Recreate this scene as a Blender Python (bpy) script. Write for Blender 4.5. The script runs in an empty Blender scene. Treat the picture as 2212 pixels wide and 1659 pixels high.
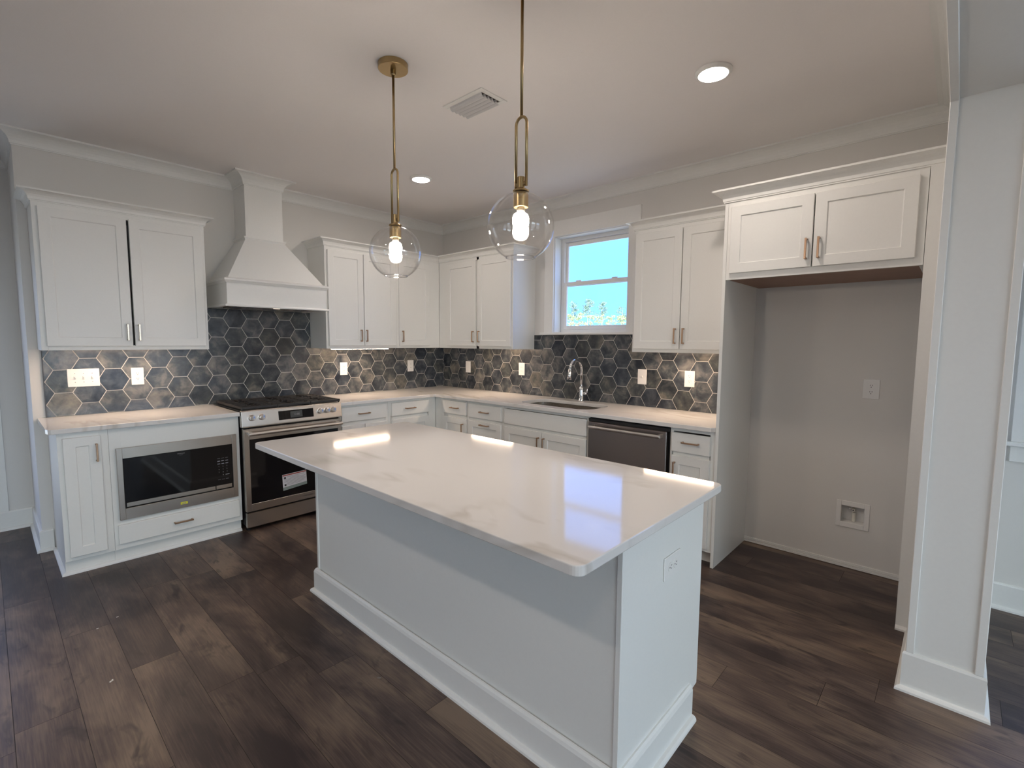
import bpy, bmesh, math, random
from mathutils import Vector, Matrix
random.seed(7)
S = bpy.context.scene
COL = S.collection

# ------------------------------------------------------------------ camera
CF, CX, CY, CZ = 1049.756, -3.7114, -4.5200, 1.4458
YAW, PITCH, ROLL = 0.743381, -0.08716, 0.0063807
fw = Vector((math.cos(PITCH)*math.cos(YAW), math.cos(PITCH)*math.sin(YAW), math.sin(PITCH)))
r0 = Vector((math.sin(YAW), -math.cos(YAW), 0)); u0 = r0.cross(fw)
rr = math.cos(ROLL)*r0 + math.sin(ROLL)*u0; uu = -math.sin(ROLL)*r0 + math.cos(ROLL)*u0
cam = bpy.data.cameras.new('camera'); cam.sensor_width = 36; cam.lens = CF/2212*36
cam.clip_start = 0.02; cam.clip_end = 500
co = bpy.data.objects.new('camera', cam); COL.objects.link(co)
co.matrix_world = Matrix(((rr.x, uu.x, -fw.x, CX), (rr.y, uu.y, -fw.y, CY), (rr.z, uu.z, -fw.z, CZ), (0, 0, 0, 1)))
S.camera = co

# ------------------------------------------------------------------ view, cycles
S.view_settings.view_transform = 'Standard'; S.view_settings.look = 'None'
S.view_settings.exposure = 0.0; S.view_settings.gamma = 1.0; S.view_settings.use_curve_mapping = False
cy = S.cycles
cy.use_denoising = True; cy.max_bounces = 10; cy.diffuse_bounces = 6; cy.glossy_bounces = 5
cy.transparent_max_bounces = 16; cy.transmission_bounces = 6
cy.sample_clamp_indirect = 6; cy.caustics_reflective = False; cy.caustics_refractive = False; cy.use_light_tree = True

# ------------------------------------------------------------------ sky (brighter hazy side towards the south, clear blue to the east)
SKY_EAST, SKY_SOUTH, SKY_NORTH = (0.44, 1.2, 3.4), (7.6, 8.9, 9.9), (1.9, 2.4, 3.9)
w = bpy.data.worlds.new('sky'); S.world = w; w.use_nodes = True
nt = w.node_tree; nt.nodes.clear()
out = nt.nodes.new('ShaderNodeOutputWorld'); bg = nt.nodes.new('ShaderNodeBackground')
tc = nt.nodes.new('ShaderNodeTexCoord'); sx = nt.nodes.new('ShaderNodeSeparateXYZ'); nt.links.new(tc.outputs['Generated'], sx.inputs[0])
def skymix(sock, a, b, A, Bc):
    mr = nt.nodes.new('ShaderNodeMapRange'); mr.inputs['From Min'].default_value = a; mr.inputs['From Max'].default_value = b
    mx = nt.nodes.new('ShaderNodeMix'); mx.data_type = 'RGBA'; nt.links.new(sock, mr.inputs['Value']); nt.links.new(mr.outputs[0], mx.inputs['Factor'])
    for k, c in ((6, A), (7, Bc)):
        if isinstance(c, tuple): mx.inputs[k].default_value = (*c, 1)
        else: nt.links.new(c, mx.inputs[k])
    return mx.outputs[2]
side = skymix(sx.outputs['Y'], .3, -.3, SKY_NORTH, SKY_SOUTH)
nt.links.new(skymix(sx.outputs['X'], .45, -.05, SKY_EAST, side), bg.inputs['Color'])
nt.links.new(bg.outputs[0], out.inputs[0])
sun = bpy.data.lights.new('sun', 'SUN'); sun.energy = 7.0; sun.angle = 0.01; sun.color = (1, .96, .9)
so = bpy.data.objects.new('sun', sun); COL.objects.link(so)
so.rotation_euler = Vector((0.55, 0.12, -0.82)).to_track_quat('-Z', 'Y').to_euler()
so['kind'] = 'helper'

# lamp strengths (emission of the lit faces)
E_CAN, E_BULB, E_BAR = 160.0, 235.0, 34.0
C_CAN, C_BULB, C_BAR = (1.0, .87, .77), (1.0, .86, .72), (1.0, .74, .54)

# ------------------------------------------------------------------ materials
def nodes(name):
    m = bpy.data.materials.new(name); m.use_nodes = True
    t = m.node_tree; b = t.nodes['Principled BSDF']
    return m, t, b
def N(t, typ, **kw):
    n = t.nodes.new(typ)
    for k, v in kw.items():
        if k[0] == '_': setattr(n, k[1:], v)
        else: n.inputs[k.replace('__', ' ')].default_value = v
    return n
def paint(name, col, rough=.5, bump=.0, scale=60, metal=0.0, spec=.5, var=.02):
    m, t, b = nodes(name)
    b.inputs['Roughness'].default_value = rough; b.inputs['Metallic'].default_value = metal
    b.inputs['Specular IOR Level'].default_value = spec
    g = N(t, 'ShaderNodeTexCoord'); n = N(t, 'ShaderNodeTexNoise', Scale=scale, Detail=3.0)
    t.links.new(g.outputs['Object'], n.inputs['Vector'])
    r = N(t, 'ShaderNodeValToRGB')
    r.color_ramp.elements[0].color = (*[c*(1-var) for c in col], 1); r.color_ramp.elements[1].color = (*[min(1, c*(1+var)) for c in col], 1)
    t.links.new(n.outputs['Fac'], r.inputs['Fac']); t.links.new(r.outputs['Color'], b.inputs['Base Color'])
    if bump:
        bp = N(t, 'ShaderNodeBump', Strength=bump, Distance=.002)
        t.links.new(n.outputs['Fac'], bp.inputs['Height']); t.links.new(bp.outputs['Normal'], b.inputs['Normal'])
    return m
def steel(name, col, rough, axis=(1, 1, 30), bump=.003):
    m, t, b = nodes(name)
    b.inputs['Metallic'].default_value = 1; b.inputs['Roughness'].default_value = rough
    b.inputs['Base Color'].default_value = (*col, 1)
    g = N(t, 'ShaderNodeTexCoord'); mp = N(t, 'ShaderNodeMapping'); mp.inputs['Scale'].default_value = axis
    n = N(t, 'ShaderNodeTexNoise', Scale=14.0, Detail=2.0)
    t.links.new(g.outputs['Object'], mp.inputs['Vector']); t.links.new(mp.outputs[0], n.inputs['Vector'])
    if name == 'brushed_steel': b.inputs['Anisotropic'].default_value = .5
    bp = N(t, 'ShaderNodeBump', Strength=bump, Distance=.001)
    t.links.new(n.outputs['Fac'], bp.inputs['Height']); t.links.new(bp.outputs['Normal'], b.inputs['Normal'])
    return m
def emit(name, col, s):
    m = bpy.data.materials.new(name); m.use_nodes = True; t = m.node_tree; t.nodes.clear()
    o = t.nodes.new('ShaderNodeOutputMaterial'); e = t.nodes.new('ShaderNodeEmission')
    e.inputs['Color'].default_value = (*col, 1); e.inputs['Strength'].default_value = s
    t.links.new(e.outputs[0], o.inputs[0]); return m
def thinglass(name, f0, tint=(1, 1, 1), rough=0.0):
    m = bpy.data.materials.new(name); m.use_nodes = True; t = m.node_tree; t.nodes.clear()
    o = t.nodes.new('ShaderNodeOutputMaterial'); tr = t.nodes.new('ShaderNodeBsdfTransparent'); gl = t.nodes.new('ShaderNodeBsdfGlossy')
    tr.inputs['Color'].default_value = (*tint, 1); gl.inputs['Roughness'].default_value = rough
    lw = N(t, 'ShaderNodeLayerWeight', Blend=.5); p = N(t, 'ShaderNodeMath', _operation='POWER'); p.inputs[1].default_value = 4.0
    a = N(t, 'ShaderNodeMath', _operation='MULTIPLY_ADD'); a.inputs[1].default_value = .7; a.inputs[2].default_value = f0
    mi = t.nodes.new('ShaderNodeMixShader')
    t.links.new(lw.outputs['Facing'], p.inputs[0]); t.links.new(p.outputs[0], a.inputs[0]); t.links.new(a.outputs[0], mi.inputs[0])
    t.links.new(tr.outputs[0], mi.inputs[1]); t.links.new(gl.outputs[0], mi.inputs[2]); t.links.new(mi.outputs[0], o.inputs[0])
    return m

M = {}
M['wall'] = paint('wall_paint', (.71, .695, .67), .75, .08, 220)
M['ceiling'] = paint('ceiling_paint', (.84, .81, .80), .85, .12, 160)
M['trim'] = paint('trim_paint', (.80, .80, .78), .38)
M['cab'] = paint('cabinet_paint', (.79, .79, .765), .36, .02, 90)
M['rawwood'] = paint('raw_birch', (.30, .17, .12), .55, .05, 12, var=.12)
M['dark'] = paint('dark_interior', (.02, .02, .022), .6)
M['black'] = paint('black_enamel', (.012, .012, .013), .28)
M['castiron'] = paint('cast_iron', (.022, .019, .018), .5, .2, 300, var=.2)
M['blackglass'] = paint('black_glass', (.004, .004, .005), .05)
M['lcd'] = paint('lcd', (.07, .075, .075), .2)
M['steel'] = steel('brushed_steel', (.60, .55, .50), .27)
M['steelh'] = steel('handle_steel', (.72, .68, .64), .30, (1, 1, 1), 0)
M['dsteel'] = steel('dark_brushed_steel', (.30, .27, .26), .32, (1, 1, 30))
M['chrome'] = steel('chrome', (.80, .80, .82), .05, (1, 1, 1), 0)
M['brass'] = steel('aged_brass', (.42, .31, .16), .30, (1, 1, 1), 0)
M['pull'] = steel('bronze_pull', (.46, .30, .20), .32, (1, 1, 1), 0)
M['pullb'] = steel('champagne_pull', (.62, .54, .42), .25, (1, 1, 1), 0)
M['plate'] = paint('white_plastic', (.80, .79, .77), .35)
M['slot'] = paint('slot_dark', (.06, .05, .05), .6)
M['vent'] = paint('vent_white', (.56, .56, .57), .5)
M['valve'] = paint('valve_white', (.75, .73, .66), .4)
M['bulbbase'] = paint('bulb_base', (.05, .045, .035), .4)
M['stick_w'] = paint('sticker_white', (.62, .62, .66), .5); M['stick_r'] = paint('sticker_red', (.30, .05, .04), .5)
M['stick_g'] = paint('sticker_greygreen', (.22, .27, .26), .5); M['stick_t'] = paint('sticker_print', (.22, .22, .25), .6)
M['stick_b'] = paint('sticker_blue', (.25, .38, .75), .5); M['stick_y'] = paint('sticker_yellow', (.72, .68, .04), .5)
M['print'] = paint('grey_print', (.30, .30, .31), .5)
M['bark'] = paint('bark', (.35, .27, .2), .9, var=.2); M['leaf'] = paint('foliage', (.36, .42, .22), .9, scale=3, var=.3)
M['needle'] = paint('pine_needles', (.20, .30, .24), .9, scale=3, var=.3); M['grass'] = paint('field_grass', (.44, .41, .35), .95, scale=1, var=.3)
M['fleck'] = paint('paint_fleck', (.7, .68, .62), .6); M['tape'] = paint('clear_tag', (.24, .21, .19), .2)
M['tilepvc'] = paint('tile_edge_metal', (.05, .05, .055), .4)
M['globe'] = thinglass('clear_globe', .035); M['pane'] = thinglass('window_glass', .04, (.98, 1, 1))
M['can'] = emit('can_lens', C_CAN, E_CAN); M['bulb'] = emit('bulb_glow', C_BULB, E_BULB); M['bar'] = emit('led_bar', C_BAR, E_BAR)
M['can_big'] = emit('can_lens_bright', C_CAN, E_CAN*2); M['rim'] = thinglass('globe_rim', .30)
M['sinks'] = steel('sink_steel', (.55, .53, .50), .25)
M['ext'] = paint('house_siding', (.7, .7, .7), .8)

def quartz():
    m, t, b = nodes('white_quartz')
    b.inputs['Roughness'].default_value = .075
    g = N(t, 'ShaderNodeTexCoord')
    n1 = N(t, 'ShaderNodeTexNoise', Scale=.85, Detail=4.0, Roughness=.55, Distortion=1.0)
    mp = N(t, 'ShaderNodeMapping'); mp.inputs['Rotation'].default_value = (0, 0, .6); mp.inputs['Scale'].default_value = (1.5, .7, 1)
    t.links.new(g.outputs['Object'], mp.inputs['Vector']); t.links.new(mp.outputs[0], n1.inputs['Vector'])
    s = N(t, 'ShaderNodeMath', _operation='SUBTRACT'); s.inputs[1].default_value = .5
    a = N(t, 'ShaderNodeMath', _operation='ABSOLUTE')
    t.links.new(n1.outputs['Fac'], s.inputs[0]); t.links.new(s.outputs[0], a.inputs[0])
    n2 = N(t, 'ShaderNodeTexNoise', Scale=2.3, Detail=2.0); t.links.new(g.outputs['Object'], n2.inputs['Vector'])
    th = N(t, 'ShaderNodeMapRange'); th.inputs['From Min'].default_value = .42; th.inputs['From Max'].default_value = .60
    th.inputs['To Min'].default_value = .0; th.inputs['To Max'].default_value = 1
    t.links.new(n2.outputs['Fac'], th.inputs['Value'])
    vr = N(t, 'ShaderNodeMapRange'); vr.inputs['From Min'].default_value = 0.0; vr.inputs['From Max'].default_value = .030
    vr.inputs['To Min'].default_value = 1; vr.inputs['To Max'].default_value = 0
    t.links.new(a.outputs[0], vr.inputs['Value'])
    mu = N(t, 'ShaderNodeMath', _operation='MULTIPLY'); t.links.new(vr.outputs[0], mu.inputs[0]); t.links.new(th.outputs[0], mu.inputs[1])
    mx = N(t, 'ShaderNodeMix', _data_type='RGBA'); mx.inputs[6].default_value = (.72, .70, .68, 1); mx.inputs[7].default_value = (.57, .54, .50, 1)
    t.links.new(mu.outputs[0], mx.inputs['Factor']); t.links.new(mx.outputs[2], b.inputs['Base Color'])
    return m
M['quartz'] = quartz()

def tile():
    m, t, b = nodes('slate_hex_tile')
    at = N(t, 'ShaderNodeAttribute', _attribute_name='tone'); g = N(t, 'ShaderNodeTexCoord')
    ad = N(t, 'ShaderNodeVectorMath', _operation='MULTIPLY_ADD'); ad.inputs[1].default_value = (23, 23, 23)
    t.links.new(at.outputs['Color'], ad.inputs[0]); t.links.new(g.outputs['Object'], ad.inputs[2])
    n = N(t, 'ShaderNodeTexNoise', Scale=9.0, Detail=7.0, Roughness=.60, Distortion=.35); t.links.new(ad.outputs[0], n.inputs['Vector'])
    sp = N(t, 'ShaderNodeSeparateColor'); t.links.new(at.outputs['Color'], sp.inputs[0])
    f = N(t, 'ShaderNodeMath', _operation='MULTIPLY_ADD'); f.inputs[1].default_value = .17; t.links.new(sp.outputs[0], f.inputs[0]); t.links.new(n.outputs['Fac'], f.inputs[2])
    r = N(t, 'ShaderNodeValToRGB'); e = r.color_ramp.elements
    e[0].position = .40; e[0].color = (.018, .021, .028, 1); e[1].position = .82; e[1].color = (.23, .21, .185, 1)
    x = e.new(.57); x.color = (.055, .062, .068, 1)
    t.links.new(f.outputs[0], r.inputs['Fac'])
    hue = N(t, 'ShaderNodeMix', _data_type='RGBA', _blend_type='MULTIPLY'); hue.inputs['Factor'].default_value = 1
    hr = N(t, 'ShaderNodeValToRGB'); hr.color_ramp.elements[0].color = (.90, .97, 1.10, 1); hr.color_ramp.elements[1].color = (1.04, 1.03, .95, 1)
    t.links.new(sp.outputs[1], hr.inputs['Fac']); t.links.new(r.outputs[0], hue.inputs[6]); t.links.new(hr.outputs[0], hue.inputs[7])
    t.links.new(hue.outputs[2], b.inputs['Base Color'])
    b.inputs['Roughness'].default_value = .22; b.inputs['Specular IOR Level'].default_value = .55
    n3 = N(t, 'ShaderNodeTexNoise', Scale=26.0, Detail=4.0); t.links.new(ad.outputs[0], n3.inputs['Vector'])
    bp = N(t, 'ShaderNodeBump', Strength=.25, Distance=.004); t.links.new(n3.outputs['Fac'], bp.inputs['Height']); t.links.new(bp.outputs[0], b.inputs['Normal'])
    return m
M['tile'] = tile(); M['grout'] = paint('grout', (.56, .53, .49), .8)

def planks():
    m, t, b = nodes('vinyl_plank')
    at = N(t, 'ShaderNodeAttribute', _attribute_name='tone'); g = N(t, 'ShaderNodeTexCoord')
    ad = N(t, 'ShaderNodeVectorMath', _operation='MULTIPLY_ADD'); ad.inputs[1].default_value = (31, 47, 11)
    t.links.new(at.outputs['Color'], ad.inputs[0]); t.links.new(g.outputs['Object'], ad.inputs[2])
    def nz(scale, mul, det, dist=0.0):
        mp = N(t, 'ShaderNodeMapping'); mp.inputs['Scale'].default_value = mul; t.links.new(ad.outputs[0], mp.inputs['Vector'])
        n = N(t, 'ShaderNodeTexNoise', Scale=scale, Detail=det, Roughness=.6, Distortion=dist); t.links.new(mp.outputs[0], n.inputs['Vector']); return n
    big = nz(2.2, (2.2, .8, 1), 3.0, .4); fine = nz(20, (8.0, .30, 1), 8.0, .3); knot = nz(5.0, (2.2, .8, 1), 3.0, .9)
    sp = N(t, 'ShaderNodeSeparateColor'); t.links.new(at.outputs['Color'], sp.inputs[0])
    a1 = N(t, 'ShaderNodeMath', _operation='MULTIPLY_ADD'); a1.inputs[1].default_value = 1.05; t.links.new(big.outputs['Fac'], a1.inputs[0])
    a0 = N(t, 'ShaderNodeMath', _operation='MULTIPLY_ADD'); a0.inputs[1].default_value = .24; a0.inputs[2].default_value = -.52
    t.links.new(sp.outputs[0], a0.inputs[0]); t.links.new(a0.outputs[0], a1.inputs[2])
    a2 = N(t, 'ShaderNodeMath', _operation='MULTIPLY_ADD'); a2.inputs[1].default_value = .50; t.links.new(fine.outputs['Fac'], a2.inputs[0]); t.links.new(a1.outputs[0], a2.inputs[2])
    r = N(t, 'ShaderNodeValToRGB'); e = r.color_ramp.elements
    e[0].position = .20; e[0].color = (.034, .021, .020, 1); e[1].position = .62; e[1].color = (.20, .142, .100, 1)
    x = e.new(.38); x.color = (.090, .059, .048, 1)
    t.links.new(a2.outputs[0], r.inputs['Fac'])
    kr = N(t, 'ShaderNodeMapRange'); kr.inputs['From Min'].default_value = .58; kr.inputs['From Max'].default_value = .72
    t.links.new(knot.outputs['Fac'], kr.inputs['Value'])
    km = N(t, 'ShaderNodeMath', _operation='MULTIPLY'); km.inputs[1].default_value = .8; t.links.new(kr.outputs[0], km.inputs[0])
    mx = N(t, 'ShaderNodeMix', _data_type='RGBA'); mx.inputs[7].default_value = (.022, .014, .013, 1)
    t.links.new(km.outputs[0], mx.inputs['Factor']); t.links.new(r.outputs[0], mx.inputs[6])
    t.links.new(mx.outputs[2], b.inputs['Base Color'])
    rg = N(t, 'ShaderNodeMapRange'); rg.inputs['To Min'].default_value = .34; rg.inputs['To Max'].default_value = .52
    t.links.new(fine.outputs['Fac'], rg.inputs['Value']); t.links.new(rg.outputs[0], b.inputs['Roughness'])
    bp = N(t, 'ShaderNodeBump', Strength=.12, Distance=.002); t.links.new(fine.outputs['Fac'], bp.inputs['Height']); t.links.new(bp.outputs[0], b.inputs['Normal'])
    return m
M['plank'] = planks(); M['seam'] = paint('plank_seam', (.02, .015, .013), .7)

# ------------------------------------------------------------------ mesh helpers
def link(name, bm, mats, parent=None, bevel=0, smooth=False, seg=1):
    bmesh.ops.recalc_face_normals(bm, faces=bm.faces)
    me = bpy.data.meshes.new(name); bm.to_mesh(me); bm.free()
    for m in (mats if isinstance(mats, (list, tuple)) else [mats]): me.materials.append(M[m] if isinstance(m, str) else m)
    o = bpy.data.objects.new(name, me); COL.objects.link(o)
    if parent is not None: o.parent = parent; o.matrix_parent_inverse = Matrix.Translation(-parent.location)
    if smooth:
        for p in me.polygons: p.use_smooth = True
    if bevel:
        b = o.modifiers.new('edge', 'BEVEL'); b.width = bevel; b.segments = seg; b.limit_method = 'ANGLE'; b.angle_limit = math.radians(40)
    return o
def tag(o, label, cat, group=None):
    o['label'] = label; o['category'] = cat
    if group: o['group'] = group
    return o
def struct(o, label=None):
    o['kind'] = 'structure'
    if label: o['label'] = label
    return o
def thing(name, loc, label, cat, group=None):
    o = bpy.data.objects.new(name, None); COL.objects.link(o); o.location = loc; o.empty_display_size = .05
    return tag(o, label, cat, group)
def box(bm, x0, x1, y0, y1, z0, z1, mi=0):
    v = [bm.verts.new((x, y, z)) for z in (z0, z1) for y in (y0, y1) for x in (x0, x1)]
    fs = []
    for f in ((0, 1, 3, 2), (4, 5, 7, 6), (0, 1, 5, 4), (2, 3, 7, 6), (0, 2, 6, 4), (1, 3, 7, 5)):
        q = bm.faces.new([v[i] for i in f]); q.material_index = mi; fs.append(q)
    return v
# mapping: 'S' faces -y (on the range wall), 'W' faces -x (on the sink wall); u along the wall, d outwards, z up
def P(face, u, d, z): return (u, -d, z) if face == 'S' else (-d, u, z)
def fbox(bm, face, u0, u1, d0, d1, z0, z1, mi=0):
    a = P(face, u0, d0, z0); b = P(face, u1, d1, z1)
    return box(bm, min(a[0], b[0]), max(a[0], b[0]), min(a[1], b[1]), max(a[1], b[1]), z0, z1, mi)
def prism(bm, poly, z0, z1, mi=0):
    a = [bm.verts.new((x, y, z0)) for x, y in poly]; b = [bm.verts.new((x, y, z1)) for x, y in poly]
    n = len(poly)
    for q in (bm.faces.new(a[::-1]), bm.faces.new(b)): q.material_index = mi
    for i in range(n): bm.faces.new((a[i], a[(i+1) % n], b[(i+1) % n], b[i])).material_index = mi
def fprism(bm, face, poly, u0, u1, mi=0):            # poly in (d, z), extruded along u
    a = [bm.verts.new(P(face, u0, d, z)) for d, z in poly]; b = [bm.verts.new(P(face, u1, d, z)) for d, z in poly]
    n = len(poly)
    for q in (bm.faces.new(a[::-1]), bm.faces.new(b)): q.material_index = mi
    for i in range(n): bm.faces.new((a[i], a[(i+1) % n], b[(i+1) % n], b[i])).material_index = mi
def sweep(bm, path, prof, mi=0, closed=False):       # path in plan; profile (offset to the LEFT of travel, z)
    n = len(path); rings = []
    def nrm(a, b):
        d = Vector((b[0]-a[0], b[1]-a[1])).normalized(); return Vector((-d.y, d.x))
    for i, p in enumerate(path):
        ns = []
        if i > 0 or closed: ns.append(nrm(path[i-1], p))
        if i < n-1 or closed: ns.append(nrm(p, path[(i+1) % n]))
        if len(ns) == 2:
            m = ns[0]+ns[1]; m = m/(1+ns[0].dot(ns[1]))
        else: m = ns[0]
        rings.append([bm.verts.new((p[0]+m.x*o, p[1]+m.y*o, z)) for o, z in prof])
    k = len(prof)
    for i in range(n if closed else n-1):
        A, B = rings[i], rings[(i+1) % n]
        for j in range(k): bm.faces.new((A[j], A[(j+1) % k], B[(j+1) % k], B[j])).material_index = mi
    if not closed:
        bm.faces.new(rings[0]).material_index = mi; bm.faces.new(rings[-1][::-1]).material_index = mi
def lathe(bm, prof, c=(0, 0, 0), n=32, axis='z', mi=0, close=False):
    rings = []
    for r, h in prof:
        ring = []
        for i in range(n):
            a = 2*math.pi*i/n; x, y = r*math.cos(a), r*math.sin(a)
            q = {'z': (x, y, h), 'y': (x, h, y), 'x': (h, x, y)}[axis]
            ring.append(bm.verts.new((c[0]+q[0], c[1]+q[1], c[2]+q[2])))
        rings.append(ring)
    m = len(rings)
    for k in range(m if close else m-1):
        A, B = rings[k], rings[(k+1) % m]
        for i in range(n): bm.faces.new((A[i], A[(i+1) % n], B[(i+1) % n], B[i])).material_index = mi
    if not close:
        bm.faces.new(rings[0][::-1]).material_index = mi; bm.faces.new(rings[-1]).material_index = mi
def tube(bm, pts, r, n=12, mi=0):
    pts = [Vector(p) for p in pts]; R = r if isinstance(r, (list, tuple)) else [r]*len(pts)
    t = (pts[1]-pts[0]).normalized(); ref = Vector((0, 0, 1)) if abs(t.z) < .9 else Vector((1, 0, 0)); nn = t.cross(ref).normalized(); rings = []
    for i, p in enumerate(pts):
        t = ((pts[min(i+1, len(pts)-1)]-pts[max(i-1, 0)])).normalized(); nn = (nn - t*nn.dot(t)).normalized(); b = t.cross(nn)
        rings.append([bm.verts.new(p+R[i]*(math.cos(2*math.pi*k/n)*nn+math.sin(2*math.pi*k/n)*b)) for k in range(n)])
    for A, B in zip(rings, rings[1:]):
        for k in range(n): bm.faces.new((A[k], A[(k+1) % n], B[(k+1) % n], B[k])).material_index = mi
    bm.faces.new(rings[0][::-1]).material_index = mi; bm.faces.new(rings[-1]).material_index = mi
def rrect(x0, x1, y0, y1, r, n=6):
    pts = []
    for cx_, cy_, a0 in ((x1-r, y1-r, 0), (x0+r, y1-r, 90), (x0+r, y0+r, 180), (x1-r, y0+r, 270)):
        for i in range(n+1):
            a = math.radians(a0+90*i/n); pts.append((cx_+r*math.cos(a), cy_+r*math.sin(a)))
    return pts
def B(): return bmesh.new()
def text(name, body, size, face, u, d, z, mat, parent, align='CENTER', ext=.0004):
    cu = bpy.data.curves.new(name, 'FONT'); cu.body = body; cu.size = size; cu.align_x = align; cu.extrude = ext
    o = bpy.data.objects.new(name, cu); COL.objects.link(o); bpy.context.view_layer.update()
    me = bpy.data.meshes.new_from_object(o.evaluated_get(bpy.context.evaluated_depsgraph_get()))
    bpy.data.objects.remove(o); me.name = name
    R_ = Matrix.Rotation(math.pi/2, 4, 'X')
    if face == 'W': R_ = Matrix.Rotation(-math.pi/2, 4, 'Z') @ R_
    me.transform(Matrix.Translation(P(face, u, d, z)) @ R_)
    me.materials.clear(); me.materials.append(M[mat])
    q = bpy.data.objects.new(name, me); COL.objects.link(q); q.parent = parent; q.matrix_parent_inverse = Matrix.Translation(-parent.location)
    return q

# ------------------------------------------------------------------ setting: dimensions
H = 2.765
XW, YS, YF = -8.5, -9.0, .71
def wall(name, face_axis, a0, a1, t0, t1, z0, z1, holes, mat='wall'):
    bm = B(); us = sorted({a0, a1, *[h[0] for h in holes], *[h[1] for h in holes]}); zs = sorted({z0, z1, *[h[2] for h in holes], *[h[3] for h in holes]})
    def filled(i, j):
        if i < 0 or j < 0 or i >= len(us)-1 or j >= len(zs)-1: return False
        u = (us[i]+us[i+1])/2; z = (zs[j]+zs[j+1])/2
        return not any(h[0] < u < h[1] and h[2] < z < h[3] for h in holes)
    def V(u, t, z): return bm.verts.new((u, t, z) if face_axis == 'y' else (t, u, z))
    for i in range(len(us)-1):
        for j in range(len(zs)-1):
            if not filled(i, j): continue
            u0_, u1_, z0_, z1_ = us[i], us[i+1], zs[j], zs[j+1]
            for t in (t0, t1): bm.faces.new((V(u0_, t, z0_), V(u1_, t, z0_), V(u1_, t, z1_), V(u0_, t, z1_)))
            if not filled(i-1, j): bm.faces.new((V(u0_, t0, z0_), V(u0_, t1, z0_), V(u0_, t1, z1_), V(u0_, t0, z1_)))
            if not filled(i+1, j): bm.faces.new((V(u1_, t0, z0_), V(u1_, t1, z0_), V(u1_, t1, z1_), V(u1_, t0, z1_)))
            if not filled(i, j-1): bm.faces.new((V(u0_, t0, z0_), V(u1_, t0, z0_), V(u1_, t1, z0_), V(u0_, t1, z0_)))
            if not filled(i, j+1): bm.faces.new((V(u0_, t0, z1_), V(u1_, t0, z1_), V(u1_, t1, z1_), V(u0_, t1, z1_)))
    bmesh.ops.remove_doubles(bm, verts=bm.verts, dist=1e-5)
    return struct(link(name, bm, mat))

# floor: one mesh of planks running towards the range wall
bm = B(); lay = bm.loops.layers.float_color.new('tone'); W_, L_ = .182, 1.22
ENDS = {0: -1.93, 1: -2.335, -1: -1.42, 9: -3.84, 10: -4.187, 11: -4.355, 12: -4.73, -2: -2.06, 2: -1.15, 3: -2.55, 4: -1.85}
rnd = random.Random(3)
i0 = math.floor((XW+3.353)/W_); i1 = math.ceil(3.353/W_)
for i in range(i0, i1+1):
    xa, xb = max(XW-.1, -3.353+i*W_), min(.1, -3.353+(i+1)*W_)
    if xb <= xa: continue
    y = ENDS.get(i, rnd.uniform(0, L_)); k = math.ceil((YF+.1-y)/L_); y = y+k*L_
    while y > YS-.1:
        ya, yb = max(y-L_, YS-.1), min(y, YF+.1)
        if yb > ya:
            g = .0009; tone = (rnd.random(), rnd.random(), rnd.random(), 1)
            f = bm.faces.new([bm.verts.new(p) for p in ((xa+g, ya+g, 0), (xb-g, ya+g, 0), (xb-g, yb-g, 0), (xa+g, yb-g, 0))])
            for l in f.loops: l[lay] = tone
        y -= L_
box(bm, XW-.1, .15, YS-.1, YF+.1, -.12, -.0012, 1)
struct(link('floor', bm, ['plank', 'seam']), 'dark brown wood-look plank floor')
bm = B(); box(bm, XW-.15, .3, YS-.15, YF+.15, H, H+.2); struct(link('ceiling', bm, 'ceiling'))

WIN1 = (-2.430, -1.645, 1.533, 2.425); WIN2 = (-5.85, -4.855, .93, 2.43)
FRONT = [(-7.6, -6.2, .5, 2.35), (-5.7, -4.1, .1, 2.35), (-3.6, -2.2, .5, 2.35), (-1.7, -.5, .5, 2.35)]
DOOR = (-4.75, -3.80, .03, 2.10)
wall('wall_back', 'y', -3.511, .16, 0, YF, 0, H, [])
wall('wall_far', 'y', XW, -3.511, YF, YF+.15, 0, H, [DOOR])
BOXH = (-4.150, -4.008, .292, .412)
wall('wall_right', 'x', YS, 0, 0, .16, 0, H, [(WIN2[0], WIN2[1], WIN2[2], WIN2[3]), WIN1, BOXH])
wall('wall_front', 'y', XW, .16, YS-.15, YS, 0, H, FRONT)
WEST_FILL = (-3.8, -2.8, .8, 2.1)  # opening for an added, unseen window that lets in fill light
wall('wall_left', 'x', YS, YF, XW-.15, XW, 0, H, [WEST_FILL])
YC0, YC1 = -4.668, -4.432
bm = B(); box(bm, -1.160, 0, YC0+.006, YC1, 0, 2.376); box(bm, XW, 0, YC0+.006, YC1, 2.376, H); struct(link('wall_partition', bm, 'wall'))
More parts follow.
